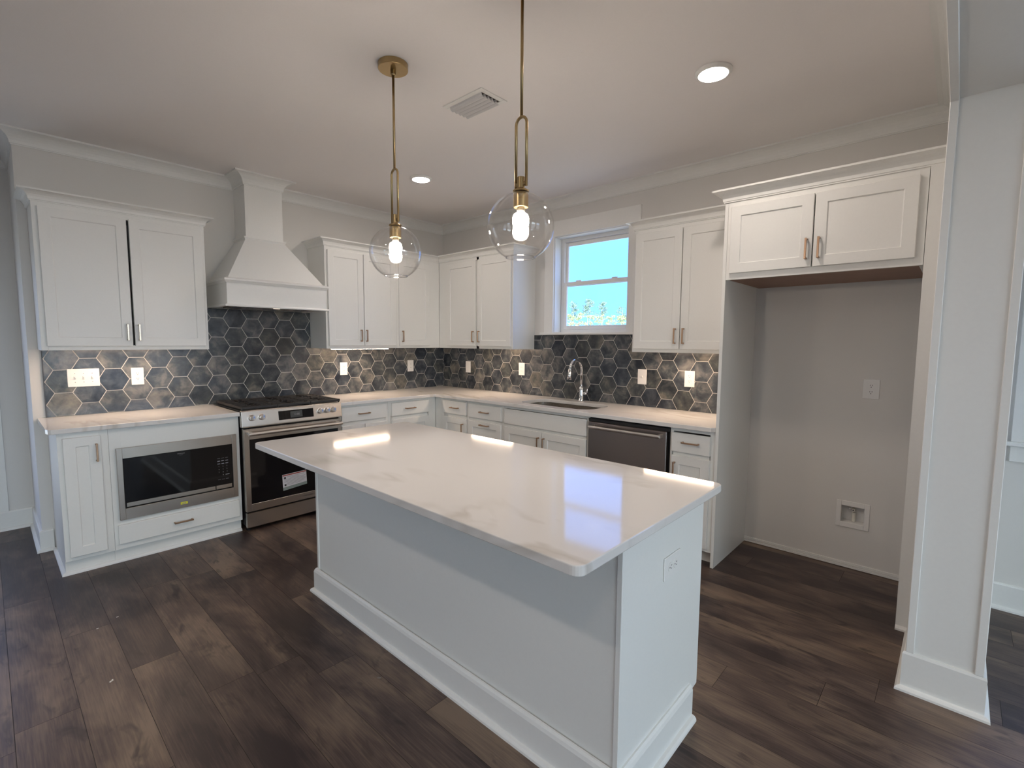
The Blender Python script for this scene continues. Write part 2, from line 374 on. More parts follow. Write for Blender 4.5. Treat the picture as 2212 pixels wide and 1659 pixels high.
# jamb lining of the wide opening: face board with two raised edge strips
bm = B(); box(bm, -1.170, -1.160, YC0, YC1, 0, 2.376); box(bm, XW, -1.17, YC0, YC1, 2.366, 2.376)
for a, b_ in ((YC0, YC0+.027), (YC1-.027, YC1)):
    box(bm, -1.179, -1.170, a, b_, .168, 2.366); box(bm, XW, -1.179, a, b_, 2.357, 2.366)
struct(link('trim_1', bm, 'trim', bevel=.002), 'white lining of the wide opening')
BASE = [(0, 0), (.015, 0), (.015, .135), (.010, .144), (0, .144)]
BASE2 = [(0, 0), (.010, 0), (.010, .158), (.006, .168), (0, .168)]
SHOE = [(.0, 0), (.018, 0), (.017, .009), (.011, .017), (0, .020)]
def off(prof, o): return [(a+o, z) for a, z in prof]
def base(name, path, mats='trim', p=BASE, so=.015):
    bm = B(); sweep(bm, path, p); sweep(bm, path, off(SHOE, so)); return struct(link(name, bm, mats))
base('baseboard_partition', [(0, YC0), (-1.170, YC0), (-1.170, YC1), (-.66, YC1)], p=BASE2, so=.010)
base('baseboard_right', [(0, YC0-.03), (0, YS)][::-1])
base('baseboard_back', [(-3.455, 0), (-3.511, 0), (-3.511, YF), (-3.80, YF)])
base('baseboard_far', [(-4.90, YF), (XW, YF)])
base('baseboard_front', [(XW, YS), (0, YS)])
# ceiling crown
def cove(h, p, n=6, lip=.012):
    pts = [(0, 0), (.006, 0), (.006, .006)]
    for i in range(n+1):
        a = math.radians(90*i/n); pts.append((.010+(p-.010-.004)*(1-math.cos(a)), .008+(h-lip-.008)*math.sin(a)))
    return pts+[(p, h-lip), (p, h), (0, h)]
CR = [(o, H-.090+z) for o, z in cove(.090, .086)]
HX0, HX1, HD = -2.228, -1.934, .247
bm = B(); sweep(bm, [(XW, YF), (-3.511, YF), (-3.511, 0), (HX0, 0)][::-1], CR); struct(link('trim_2', bm, 'trim'), 'crown moulding left of the hood')
bm = B(); sweep(bm, [(HX1, 0), (0, 0), (0, YC1), (XW, YC1)][::-1], CR); struct(link('trim_3', bm, 'trim'), 'crown moulding right of the hood')
bm = B(); box(bm, -.012, 0, -4.365, -3.44, .004, .016); box(bm, -.006, 0, -4.365, -3.44, .021, .036); struct(link('trim_4', bm, 'trim'), 'thin strip along the niche floor')

# windows -------------------------------------------------------------
def window(name, y0, y1, z0, z1, casing, head, stool=True, apron=False):
    t = bpy.data.objects.new(name, None); COL.objects.link(t); t.location = (0, (y0+y1)/2, z0); struct(t)
    f = 'W'
    bm = B()                                                        # liner of the reveal
    for q in ((y0-.0, y0+.008, z0, z1), (y1-.008, y1, z0, z1), (y0+.008, y1-.008, z1-.008, z1), (y0+.008, y1-.008, z0, z0+.004)): fbox(bm, f, q[0], q[1], -.10, 0, q[2], q[3])
    link('window_reveal', bm, 'trim', t)
    bm = B()                                                        # vinyl frame
    a, b_ = y0+.008, y1-.008
    for q in ((a, a+.035, z0, z1), (b_-.035, b_, z0, z1), (a+.035, b_-.035, z1-.040, z1), (a+.035, b_-.035, z0, z0+.030)): fbox(bm, f, q[0], q[1], -.155, -.10, q[2], q[3])
    link('window_frame', bm, 'trim', t, bevel=.003)
    zm = (z0+z1)/2+.012
    for nm, d0, d1, za, zb in (('upper_sash', -.145, -.125, zm-.02, z1-.04), ('lower_sash', -.125, -.103, z0+.03, zm+.02)):
        bm = B(); s0, s1 = a+.03, b_-.03
        for q in ((s0, s0+.032, za, zb), (s1-.032, s1, za, zb), (s0+.032, s1-.032, zb-.036, zb), (s0+.032, s1-.032, za, za+.036)): fbox(bm, f, q[0], q[1], d0, d1, q[2], q[3])
        so_ = link(nm, bm, 'trim', t, bevel=.003)
        bm = B(); fbox(bm, f, s0+.03, s1-.03, (d0+d1)/2-.002, (d0+d1)/2+.002, za+.034, zb-.034); g = link('pane', bm, 'pane', t); g.parent = so_; g.matrix_parent_inverse = Matrix()
    bm = B()
    for c in (y0+.2, y1-.2): fbox(bm, f, c-.03, c+.03, -.12, -.106, zm+.02, zm+.032)
    link('sash_lock', bm, 'trim', t, bevel=.004)
    bm = B()
    fbox(bm, f, y0-casing, y0, 0, .018, z0, z1); fbox(bm, f, y1, y1+casing, 0, .018, z0, z1)
    fbox(bm, f, y0-casing-.004, y1+casing+.004, 0, .020, z1, z1+head)
    link('casing', bm, 'trim', t, bevel=.0015)
    bm = B(); fbox(bm, f, y0-casing-.035, y1+casing+.035, -.10, .045, z0-.022, z0); link('stool', bm, 'trim', t, bevel=.004)
    if apron: bm = B(); fbox(bm, f, y0-casing, y1+casing, 0, .018, z0-.022-.085, z0-.022); link('apron', bm, 'trim', t, bevel=.002)
    return t
window('window_1', *WIN1, .105, .140)['label'] = 'double-hung window over the sink'
window('window_2', *WIN2, .105, .140, apron=True)
for i, (x0, x1, z0, z1) in enumerate(FRONT):
    t = bpy.data.objects.new('window_%d' % (i+3), None); COL.objects.link(t); t.location = ((x0+x1)/2, YS, z0); struct(t)
    bm = B()
    for q in ((x0, x0+.06, z0, z1), (x1-.06, x1, z0, z1), (x0+.06, x1-.06, z0, z0+.06), (x0+.06, x1-.06, z1-.06, z1), ((x0+x1)/2-.03, (x0+x1)/2+.03, z0+.06, z1-.06)): box(bm, q[0], q[1], YS-.12, YS-.06, q[2], q[3])
    for q in ((x0-.1, x0, z0-.1, z1+.14), (x1, x1+.1, z0-.1, z1+.14), (x0, x1, z0-.1, z0), (x0, x1, z1, z1+.14)): box(bm, q[0], q[1], YS, YS+.018, q[2], q[3])
    link('window_frame', bm, 'trim', t)
    bm = B(); box(bm, x0+.05, x1-.05, YS-.092, YS-.088, z0+.05, z1-.05); link('pane', bm, 'pane', t)
t = bpy.data.objects.new('window_7', None); COL.objects.link(t); t.location = (XW, -3.35, .8); struct(t)  # unseen window, added to brighten the west-facing sides and globe reflections
y0, y1, z0, z1 = WEST_FILL; bm = B()
for q in ((y0, y0+.06, z0, z1), (y1-.06, y1, z0, z1), (y0+.06, y1-.06, z0, z0+.06), (y0+.06, y1-.06, z1-.06, z1), (y0+.06, y1-.06, (z0+z1)/2-.025, (z0+z1)/2+.025)): box(bm, XW-.12, XW-.06, q[0], q[1], q[2], q[3])
for q in ((y0-.1, y0, z0-.1, z1+.14), (y1, y1+.1, z0-.1, z1+.14), (y0, y1, z0-.1, z0), (y0, y1, z1, z1+.14)): box(bm, XW, XW+.018, q[0], q[1], q[2], q[3])
link('window_frame', bm, 'trim', t)
bm = B(); box(bm, XW-.092, XW-.088, y0+.05, y1-.05, z0+.05, z1-.05); link('pane', bm, 'pane', t)
# glazed door in the far wall, its right casing just in view
t = bpy.data.objects.new('door_1', None); COL.objects.link(t); t.location = (-4.275, YF, 0); struct(t)
bm = B(); x0, x1, z0, z1 = DOOR
for q in ((x0, x0+.12, z0, z1), (x1-.12, x1, z0, z1), (x0+.12, x1-.12, z0, z0+.2), (x0+.12, x1-.12, z1-.12, z1)): box(bm, q[0], q[1], YF+.05, YF+.095, q[2], q[3])
link('door_leaf', bm, 'trim', t, bevel=.003)
bm = B(); box(bm, x0+.11, x1-.11, YF+.070, YF+.075, z0+.19, z1-.11); link('pane', bm, 'pane', t)
bm = B(); box(bm, -3.80, -3.648, YF-.014, YF, .1445, 2.10); box(bm, -4.90, -4.75, YF-.020, YF, 0, 2.10); box(bm, -4.905, -3.643, YF-.022, YF, 2.10, 2.24); link('casing', bm, 'trim', t, bevel=.002)
bm = B(); tube(bm, [(-3.87, YF+.05, 1.0), (-3.87, YF+.0, 1.0), (-3.98, YF+.0, 1.0)], .009); link('door_handle', bm, 'brass', t, smooth=True)
# daylight portals (guide the sky light, give none of their own)
def portal(name, loc, sx, sy, d):
    l = bpy.data.lights.new(name, 'AREA'); l.shape = 'RECTANGLE'; l.size = sx; l.size_y = sy; l.cycles.is_portal = True
    o = bpy.data.objects.new(name, l); COL.objects.link(o); o.location = loc; o.rotation_euler = Vector(d).to_track_quat('-Z', 'Z' if abs(d[2]) < .5 else 'Y').to_euler(); o['kind'] = 'helper'
for x0, x1, z0, z1 in FRONT: portal('daylight_portal', ((x0+x1)/2, YS-.05, (z0+z1)/2), x1-x0, z1-z0, (0, 1, 0))
portal('daylight_portal', (XW-.14, (WEST_FILL[0]+WEST_FILL[1])/2, (WEST_FILL[2]+WEST_FILL[3])/2), WEST_FILL[1]-WEST_FILL[0], WEST_FILL[3]-WEST_FILL[2], (1, 0, 0))
for q in (WIN1, WIN2): portal('daylight_portal', (.158, (q[0]+q[1])/2, (q[2]+q[3])/2), q[1]-q[0], q[3]-q[2], (-1, 0, 0))
portal('daylight_portal', ((DOOR[0]+DOOR[1])/2, YF+.14, (DOOR[2]+DOOR[3])/2), DOOR[1]-DOOR[0], DOOR[3]-DOOR[2], (0, -1, 0))

# ------------------------------------------------------------------ hexagonal backsplash
def clip(poly, a0, a1, z0, z1):
    for ax, lim, sg in ((0, a0, 1), (0, a1, -1), (1, z0, 1), (1, z1, -1)):
        res = []
        for i in range(len(poly)):
            p, q = poly[i], poly[(i+1) % len(poly)]
            ip, iq = (p[ax]-lim)*sg >= 0, (q[ax]-lim)*sg >= 0
            if ip: res.append(p)
            if ip != iq:
                k = (lim-p[ax])/(q[ax]-p[ax]); res.append((p[0]+k*(q[0]-p[0]), p[1]+k*(q[1]-p[1])))
        poly = res
        if len(poly) < 3: return []
    return poly
def backsplash(name, face, rects, c0, zb, cw, hz, label):
    bm = B(); lay = bm.loops.layers.float_color.new('tone'); g = .0021
    for u0, u1, z0, z1 in rects: fbox(bm, face, u0, u1, .001, .0075, z0, z1, 1)
    s = hz/math.sqrt(3); ri = s-g/math.cos(math.pi/6)
    for i in range(-30, 32):
        for j in range(-6, 8):
            rn = random.Random(i*97+j*13+(5 if face == 'S' else 9)); tone = (rn.random(), rn.random(), rn.random(), 1)
            cu = c0+i*cw; cz = zb+(j+.5)*hz+(hz/2 if i % 2 else 0)
            hexa = [(cu+ri*math.cos(math.radians(60*k)), cz+ri*math.sin(math.radians(60*k))) for k in range(6)]
            for R in rects:
                p = clip(hexa, *R)
                if len(p) < 3: continue
                f1 = [bm.verts.new(P(face, u, .0098, z)) for u, z in p]; f0 = [bm.verts.new(P(face, u, .007, z)) for u, z in p]
                F = [bm.faces.new(f1)]
                for k in range(len(p)): F.append(bm.faces.new((f0[k], f0[(k+1) % len(p)], f1[(k+1) % len(p)], f1[k])))
                for q in F:
                    for l in q.loops: l[lay] = tone
    return tag(link(name, bm, ['tile', 'grout']), label, 'backsplash')
backsplash('tile_backsplash', 'S', [(-3.444, -.0105, .915, 1.371), (-2.543, -1.6145, 1.371, 1.70)], -2.257, 1.232, .1368, .1570,
           'slate blue-grey hexagon tile backsplash running behind the range')
backsplash('tile_backsplash', 'W', [(-3.418, -.0105, .915, 1.371), (-2.656, -1.413, 1.371, 1.510)], -2.261, 1.304, .1365, .1570,
           'slate blue-grey hexagon tile backsplash behind the sink and faucet')
bm = B(); box(bm, -3.449, -3.444, -.013, -.001, .915, 1.371); struct(link('trim_5', bm, 'tilepvc'), 'dark metal edge strip at the tile end')

# ------------------------------------------------------------------ cabinets
def shaker(face, u0, u1, z0, z1, d0, d1, stile=.058, rec=.007, slab=False):
    bm = B()
    if slab: fbox(bm, face, u0, u1, d0, d1, z0, z1); return bm
    def ring(a, b_, c, e, d): return [bm.verts.new(P(face, *q)) for q in ((a, d, c), (b_, d, c), (b_, d, e), (a, d, e))]
    bk = ring(u0, u1, z0, z1, d0); fr = ring(u0, u1, z0, z1, d1); s = stile
    i1 = ring(u0+s, u1-s, z0+s, z1-s, d1); i2 = ring(u0+s, u1-s, z0+s, z1-s, d1-rec)
    bm.faces.new(bk)
    for A, C in ((bk, fr), (fr, i1), (i1, i2)):
        for k in range(4): bm.faces.new((A[k], A[(k+1) % 4], C[(k+1) % 4], C[k]))
    bm.faces.new(i2); return bm
def pull(face, u, z, d, vert, parent, L=.112, mat='pull'):
    bm = B(); h = L/2; w_ = .005
    if vert:
        fbox(bm, face, u-w_, u+w_, d+.022, d+.031, z-h, z+h)
        for s in (-1, 1): fbox(bm, face, u-w_, u+w_, d, d+.024, z+s*(h-.005)-.005, z+s*(h-.005)+.005)
    else:
        fbox(bm, face, u-h, u+h, d+.022, d+.031, z-w_, z+w_)
        for s in (-1, 1): fbox(bm, face, u+s*(h-.005)-.005, u+s*(h-.005)+.005, d, d+.024, z-w_, z+w_)
    link('handle', bm, mat, parent, bevel=.0015)
def cabinet(name, face, u0, u1, D, z0, z1, label, fronts, rails, group=None, bottom='cab', cat='cabinet', toe=False):
    """fronts: (part, ua, ub, za, zb, style, (handle u, z, vertical) or None); rails: solid face-frame pieces (ua, ub, za, zb)"""
    mid = P(face, (u0+u1)/2, D/2, z0 if not toe else 0)
    t = thing(name, mid, label, cat, group)
    bm = B(); e = .0006
    a, b_ = u0+e, u1-e
    fbox(bm, face, a, a+.016, .002, D-.018, z0, z1); fbox(bm, face, b_-.016, b_, .002, D-.018, z0, z1)
    fbox(bm, face, a+.016, b_-.016, .002, .012, z0, z1); 
    if not toe: fbox(bm, face, a+.016, b_-.016, .012, D-.018, z1-.016, z1)
    zb = z0+(.016 if not toe and bottom == 'cab' else 0); fbox(bm, face, a+.016, b_-.016, .012, D-.018, zb, zb+.014, 1)
    link('carcass', bm, ['cab', bottom], t)
    bm = B()
    for q in rails: fbox(bm, face, max(q[0], a), min(q[1], b_), D-.018, D, q[2], q[3])
    link('face_frame', bm, 'cab', t, bevel=.0006)
    for part, ua, ub, za, zb, style, hd in fronts:
        p = link(part, shaker(face, ua, ub, za, zb, D+.0005, D+.020, slab=(style == 'slab')), 'cab', t, bevel=.0022)
        if hd:
            pull(face, hd[0], hd[1], D+.020, hd[2], p, mat=hd[3] if len(hd) > 3 else 'pull')
    if toe:
        bm = B(); fbox(bm, face, a, b_, .02, D-.06 if toe is True else toe, 0, z0); link('toe_kick', bm, 'cab', t)
    return t
def crown(parent, path, z=2.281, h=.066, p=.056):
    bm = B(); sweep(bm, path, [(o, z+zz) for o, zz in cove(h, p, 5, .010)]); link('crown', bm, 'cab', parent)
Z0, Z1, DU = 1.372, 2.283, .320
def frame(u0, u1, z0, z1, fr, bot=.024, top=.03):       # perimeter rails around the fronts
    lo = min(f[1] for f in fr); hi = max(f[2] for f in fr)
    return [(u0, lo+.006, z0, z1), (hi-.006, u1, z0, z1), (lo+.006, hi-.006, z0, z0+bot+.008), (lo+.006, hi-.006, z1-top-.008, z1)]
ZA, ZB = 1.398, 2.252
HU = 1.492
fr = [('door', -3.438, -3.008, ZA, ZB, 's', (-3.036, HU, True, 'pullb')), ('door', -2.995, -2.565, ZA, ZB, 's', (-2.972, HU, True, 'pullb'))]
c = cabinet('wall_cabinet', 'S', -3.464, -2.545, DU, Z0, Z1, 'white two-door wall cabinet left of the range hood, with champagne handles', fr, frame(-3.464, -2.545, Z0, Z1, fr))
crown(c, [(-3.464, 0), (-3.464, -DU), (-2.545, -DU), (-2.545, 0)][::-1])
fr = [('door', -1.592, -1.2425, ZA, ZB, 's', (-1.279, HU, True)), ('door', -1.2365, -.888, ZA, ZB, 's', (-1.223, HU, True))]
c = cabinet('wall_cabinet', 'S', -1.613, -.868, DU, Z0, Z1, 'white two-door wall cabinet just right of the range hood, lit bar beneath', fr, frame(-1.613, -.868, Z0, Z1, fr))
crown(c, [(-1.613, 0), (-1.613, -DU), (-.868, -DU)][::-1])
fr = [('door', -.846, -.462, ZA, ZB, 's', (-.815, HU, True))]
c = cabinet('wall_cabinet', 'S', -.868, 0, DU, Z0, Z1, 'white single-door wall cabinet filling the room corner', fr, frame(-.868, -.3215, Z0, Z1, fr))
crown(c, [(-.868, -DU), (-.3215, -DU)][::-1])
fr = [('door', -.916, -.467, ZA, ZB, 's', (-.888, HU, True)), ('door', -1.394, -.942, ZA, ZB, 's', (-.972, HU, True))]
c = cabinet('wall_cabinet', 'W', -1.411, -DU-.0008, DU, Z0, Z1, 'white two-door wall cabinet on the sink wall between corner and window', fr, frame(-1.411, -DU-.0008, Z0, Z1, fr)+[(-.945, -.913, Z0, Z1)])
crown(c, [(-.3215, -.3215), (-.32, -1.411), (0, -1.411)][::-1])
fr = [('door', -3.036, -2.676, ZA, ZB, 's', (-3.008, HU, True)), ('door', -3.400, -3.042, ZA, ZB, 's', (-3.070, HU, True))]
c = cabinet('wall_cabinet', 'W', -3.4195, -2.657, DU, Z0, Z1, 'white two-door wall cabinet right of the window, against the fridge niche', fr, frame(-3.4195, -2.657, Z0, Z1, fr))
crown(c, [(0, -2.657), (-DU, -2.657), (-DU, -3.4195)][::-1])
fr = [('door', -3.893, -3.463, 1.862, 2.252, 's', (-3.868, 1.958, True)), ('door', -4.330, -3.899, 1.862, 2.252, 's', (-3.927, 1.958, True))]
c = cabinet('fridge_cabinet', 'W', -4.362, -3.4405, .62, 1.826, Z1, 'deep white two-door cabinet above the empty fridge niche', fr, frame(-4.362, -3.4405, 1.826, Z1, fr, .034), bottom='rawwood')
crown(c, [(-DU-.06, -3.4200), (-.62, -3.4200), (-.62, YC1-.0)][::-1], z=2.284, p=.060, h=.070)
bm = B()
prism(bm, [(-.620, -3.4400), (0, -3.4400), (0, -3.4203), (-.620, -3.4203)], 0, 2.283)
tag(link('end_panel', bm, 'cab', bevel=.001), 'tall white side panel between sink cabinets and fridge niche', 'panel')
t = thing('filler_panel', (-.32, -4.397, 0), 'tall white filler panel between the fridge niche and the opening trim', 'panel')
bm = B(); box(bm, -.638, -.001, YC1+.0008, -4.3645, 0, 2.283); link('board', bm, 'cab', t)
bm = B(); sweep(bm, [(-.638, YC1+.018), (-.638, -4.3645)], SHOE); link('shoe_moulding', bm, 'trim', t)

# base cabinets
DB, ZT = .61, .884
NB = [(-3.424, -3.249)]
fr = [('door', -3.424, -3.249, .117, .851, 's', (-3.272, .748, True))]
cabinet('base_cabinet', 'S', -3.448, -3.2105, DB, .092, ZT, 'narrow white pull-out base cabinet at the far left end of the counter', fr, frame(-3.448, -3.2105, .092, ZT, fr, .02, .03), toe=.575)
fr = [('drawer', -3.191, -2.479, .130, .254, 'slab', (-2.839, .194, False))]
rl = [(-3.2105, -3.15, .092, ZT), (-2.512, -2.456, .092, ZT), (-3.15, -2.512, .092, .14), (-3.15, -2.512, .245, .33), (-3.15, -2.512, .70, ZT)]
cabinet('microwave_cabinet', 'S', -3.2105, -2.457, DB, .092, ZT, 'white base cabinet holding the built-in microwave, wide drawer at its foot', fr, rl, toe=.575)
bm = B(); sweep(bm, [(-3.448, -.03), (-3.448, -.575), (-2.457, -.575)][::-1], SHOE); struct(link('trim_6', bm, 'trim'), 'shoe moulding at the foot of the microwave cabinets')
fr = [('drawer', -1.646, -1.203, .737, .864, 'slab', (-1.437, .800, False)), ('door', -1.646, -1.4275, .117, .702, 's', (-1.455, .60, True)), ('door', -1.4215, -1.203, .117, .702, 's', (-1.395, .60, True))]
def grid(u0, u1, fr): return frame(u0, u1, .092, ZT, fr, .02, .016)+[(min(f[1] for f in fr), max(f[2] for f in fr), .69, .745)]
cabinet('base_cabinet', 'S', -1.664, -1.1735, DB, .092, ZT, 'white base cabinet with a drawer, directly right of the range', fr, grid(-1.664, -1.1735, fr), toe=.54)
fr = [('drawer', -1.143, -.707, .737, .860, 'slab', (-.940, .800, False)), ('door', -1.143, -.707, .117, .702, 's', (-1.105, .60, True))]
cabinet('base_cabinet', 'S', -1.1735, -.0, DB, .092, ZT, 'white base cabinet in the corner left of the inner counter angle', fr, grid(-1.1735, -.6115, fr), toe=.54)
fr = [('drawer', -1.091, -.750, .737, .864, 'slab', (-.936, .800, False)), ('door', -1.091, -.750, .117, .702, 's', (-1.052, .600, True))]
cabinet('base_cabinet', 'W', -1.108, -.6115, DB, .092, ZT, 'narrow white base cabinet with drawer over door, first on the sink wall', fr, grid(-1.108, -.6115, fr), toe=.54)
fr = [('drawer', -1.552, -1.125, .733, .861, 'slab', (-1.350, .796, False)), ('drawer', -1.552, -1.125, .420, .702, 's', (-1.350, .676, False)), ('drawer', -1.552, -1.125, .117, .400, 's', (-1.350, .37, False))]
cabinet('drawer_cabinet', 'W', -1.574, -1.1085, DB, .092, ZT, 'white drawer cabinet left of the sink, one handle above another', fr, grid(-1.574, -1.1085, fr)+[(-1.552, -1.125, .39, .43)], toe=.54)
fr = [('false_front', -2.458, -1.597, .726, .857, 'slab', None), ('door', -2.0185, -1.597, .117, .700, 's', (-1.992, .600, True)), ('door', -2.458, -2.0245, .117, .700, 's', (-2.050, .600, True))]
cabinet('sink_cabinet', 'W', -2.4775, -1.5745, DB, .092, ZT, 'wide white sink base cabinet with a blank panel over two doors', fr, grid(-2.4775, -1.5745, fr), toe=.54)
fr = [('drawer', -3.392, -3.137, .724, .851, 'slab', (-3.270, .793, False)), ('door', -3.392, -3.137, .117, .698, 's', (-3.166, .600, True))]
cabinet('base_cabinet', 'W', -3.4195, -3.1215, DB, .092, ZT, 'narrow white base cabinet between the dishwasher and the tall panel', fr, grid(-3.4195, -3.1215, fr), toe=.54)

# ------------------------------------------------------------------ countertops
def slab(name, poly, holes, z0, z1, label, bev=.003):
    bm = B(); loops = []
    for lp in [poly]+holes:
        vs = [bm.verts.new((x, y, z1)) for x, y in lp]; loops.append([bm.edges.new((vs[i], vs[(i+1) % len(vs)])) for i in range(len(vs))])
    bmesh.ops.triangle_fill(bm, use_beauty=True, use_dissolve=False, edges=[e for l in loops for e in l])
    ex = bmesh.ops.extrude_face_region(bm, geom=bm.faces[:])
    bmesh.ops.translate(bm, vec=(0, 0, z0-z1), verts=[v for v in ex['geom'] if isinstance(v, bmesh.types.BMVert)])
    bmesh.ops.dissolve_limit(bm, angle_limit=.01, verts=bm.verts[:], edges=bm.edges[:])
    return tag(link(name, bm, 'quartz', bevel=bev, seg=2), label, 'countertop')
DC = .649
slab('countertop', [(-3.492, -.001), (-3.492, -DC+.055), (-3.484, -DC+.012), (-3.47, -DC), (-2.4565, -DC), (-2.4565, -.001)], [], .8845, .914, 'white veined quartz countertop over the microwave, left of the range')
SK = (-.535, -.160, -2.405, -1.660)
slab('countertop', [(-1.6655, -.001), (-1.6655, -DC), (-DC-.015, -DC), (-DC, -DC-.015), (-DC, -3.402), (-.622, -3.4197), (-.001, -3.4197), (-.001, -.001)],
     [rrect(*SK, .11, 8)], .8845, .914, 'long L-shaped white quartz countertop carrying the sink')
t = thing('sink', (-.35, -2.03, .69), 'stainless undermount sink bowl below the window', 'sink')
bm = B(); o_ = rrect(SK[0]-.012, SK[1]+.012, SK[2]-.012, SK[3]+.012, .12, 8); i_ = rrect(SK[0]+.002, SK[1]-.002, SK[2]+.002, SK[3]-.002, .11, 8)
i2 = rrect(SK[0]+.025, SK[1]-.025, SK[2]+.025, SK[3]-.025, .09, 8)
R1 = [bm.verts.new((x, y, .8838)) for x, y in o_]; R2 = [bm.verts.new((x, y, .8838)) for x, y in i_]; R3 = [bm.verts.new((x, y, .71)) for x, y in i_]; R4 = [bm.verts.new((x, y, .69)) for x, y in i2]
R5 = [bm.verts.new((x, y, .686)) for x, y in i2]; R6 = [bm.verts.new((x, y, .706)) for x, y in o_]
n = len(R1)
for A, C in ((R1, R2), (R2, R3), (R3, R4), (R5, R6), (R6, R1)):
    for k in range(n): bm.faces.new((A[k], A[(k+1) % n], C[(k+1) % n], C[k]))
bm.faces.new(R4); bm.faces.new(R5)
link('bowl', bm, 'sinks', t, smooth=False)
bm = B(); lathe(bm, [(.001, .6915), (.03, .6915), (.042, .694), (.044, .691)], (-.36, -2.03, 0), 24); link('drain', bm, 'chrome', t)
# faucet
t = thing('faucet', (-.078, -2.03, .914), 'chrome gooseneck pull-down faucet standing behind the sink', 'faucet')
bm = B(); lathe(bm, [(.027, .9142), (.027, .920), (.024, .926), (.0235, 1.00), (.021, 1.03), (.015, 1.05)], (-.078, -2.03, 0), 24); link('body', bm, 'chrome', t, smooth=True)
bm = B(); pts = [(-.078, -2.03, 1.04), (-.078, -2.03, 1.19)]
for i in range(1, 13):
    a = math.pi*i/12*.93; pts.append((-.168+.090*math.cos(a), -2.03, 1.195+.092*math.sin(a)))
tube(bm, pts, .0125, 14); link('gooseneck', bm, 'chrome', t, smooth=True)
e = Vector(pts[-1]); dr = Vector((-.12, 0, -1)).normalized()
bm = B(); tube(bm, [e, e+dr*.01, e+dr*.06, e+dr*.10], [.0125, .016, .018, .020], 16); link('spray_head', bm, 'chrome', t, smooth=True)
bm = B(); tube(bm, [(-.078, -2.045, .985), (-.078, -2.085, .987)], [.013, .012], 14); tube(bm, [(-.078, -2.078, .985), (-.082, -2.092, 1.000), (-.085, -2.10, 1.03)], [.010, .007, .005], 10); link('lever', bm, 'chrome', t, smooth=True)

# ------------------------------------------------------------------ island
IX0, IX1, IY0, IY1 = -2.472, -1.868, -3.832, -1.872
t = thing('kitchen_island', ((IX0+IX1)/2, (IY0+IY1)/2, 0), 'large white kitchen island with baseboard in the middle of the room', 'island')
bm = B(); box(bm, IX0, IX1, IY0+.018, IY1-.018, .10, .8845); box(bm, IX0+.01, IX1-.075, IY0+.018, IY1-.018, 0, .10); link('carcass', bm, 'cab', t)
for ya in (IY0, IY1-.018):
    bm = B(); a = [bm.verts.new((x, ya, z)) for x, z in ((IX0-.006, 0), (IX1-.075, 0), (IX1-.075, .092), (IX1, .10), (IX1, .8845), (IX0-.006, .8845))]
    b_ = [bm.verts.new((v.co.x, ya+.018, v.co.z)) for v in a]; bm.faces.new(a); bm.faces.new(b_[::-1])
    for k in range(6): bm.faces.new((a[k], a[(k+1) % 6], b_[(k+1) % 6], b_[k]))
    link('end_panel', bm, 'cab', t, bevel=.0012)
IB = [(0, 0), (.016, 0), (.016, .118), (.012, .130), (.006, .138), (0, .138)]
pth = [(IX1-.075, IY1), (IX0-.006, IY1), (IX0-.006, IY0), (IX1-.075, IY0)]
bm = B(); sweep(bm, pth[::-1], IB); link('baseboard', bm, 'trim', t)
bm = B(); sweep(bm, pth[::-1], off(SHOE, .016)); link('shoe_moulding', bm, 'trim', t)
n = 4; wd = (IY1-IY0-.04)/n
for k in range(n):
    ya = IY0+.02+k*wd
    bm = shaker('W', ya+.008, ya+wd-.008, .115, .86, -(IX1+.0005), -(IX1+.0005)-.02)
    dd = link('door', bm, 'cab', t, bevel=.0022)
    bm = B(); u = ya+(wd-.04 if k % 2 == 0 else .04); box(bm, IX1+.041, IX1+.050, u-.005, u+.005, .66, .77); box(bm, IX1+.0205, IX1+.043, u-.005, u+.005, .66, .67); box(bm, IX1+.0205, IX1+.043, u-.005, u+.005, .76, .77)
    link('handle', bm, 'pull', dd, bevel=.001)
slab('island_countertop', rrect(-2.788, -1.838, -3.892, -1.848, .030, 6), [], .8852, .914, 'big white quartz slab on the island, overhanging towards the camera', .003)

# ------------------------------------------------------------------ range hood
t = thing('range_hood', (-2.08, -.25, 1.70), 'white wooden chimney hood above the range', 'range hood')
HB0, HB1, HBD = -2.458, -1.686, .485
bm = B(); box(bm, HX0, HX1, -HD, -.001, 2.262, H-.001); link('chimney', bm, 'cab', t, bevel=.001)
bm = B(); a = [(HB0+.012, -.001), (HB1-.012, -.001), (HB1-.012, -HBD+.012), (HB0+.012, -HBD+.012)]; b_ = [(HX0, -.001), (HX1, -.001), (HX1, -HD), (HX0, -HD)]
A = [bm.verts.new((*p, 1.905)) for p in a]; C = [bm.verts.new((*p, 2.262)) for p in b_]
for k in range(4): bm.faces.new((A[k], A[(k+1) % 4], C[(k+1) % 4], C[k]))
bm.faces.new(A[::-1]); bm.faces.new(C); link('canopy', bm, 'cab', t)
bm = B()
for q in ((HB0, HB0+.018, -HBD, -.001), (HB1-.018, HB1, -HBD, -.001), (HB0+.018, HB1-.018, -HBD, -HBD+.018)): box(bm, q[0], q[1], q[2], q[3], 1.700, 1.905)
link('apron_box', bm, 'cab', t)
def rim(nm, x0, x1, d, prof): bm = B(); sweep(bm, [(x0, 0), (x0, -d), (x1, -d), (x1, 0)][::-1], prof); link(nm, bm, 'cab', t)
rim('upper_moulding', HB0, HB1, HBD, [(0, 1.872), (.006, 1.872), (.014, 1.886), (.018, 1.890), (.018, 1.902), (0, 1.912)])
rim('lower_moulding', HB0, HB1, HBD, [(0, 1.696), (.016, 1.696), (.018, 1.704), (.014, 1.712), (0, 1.715)])
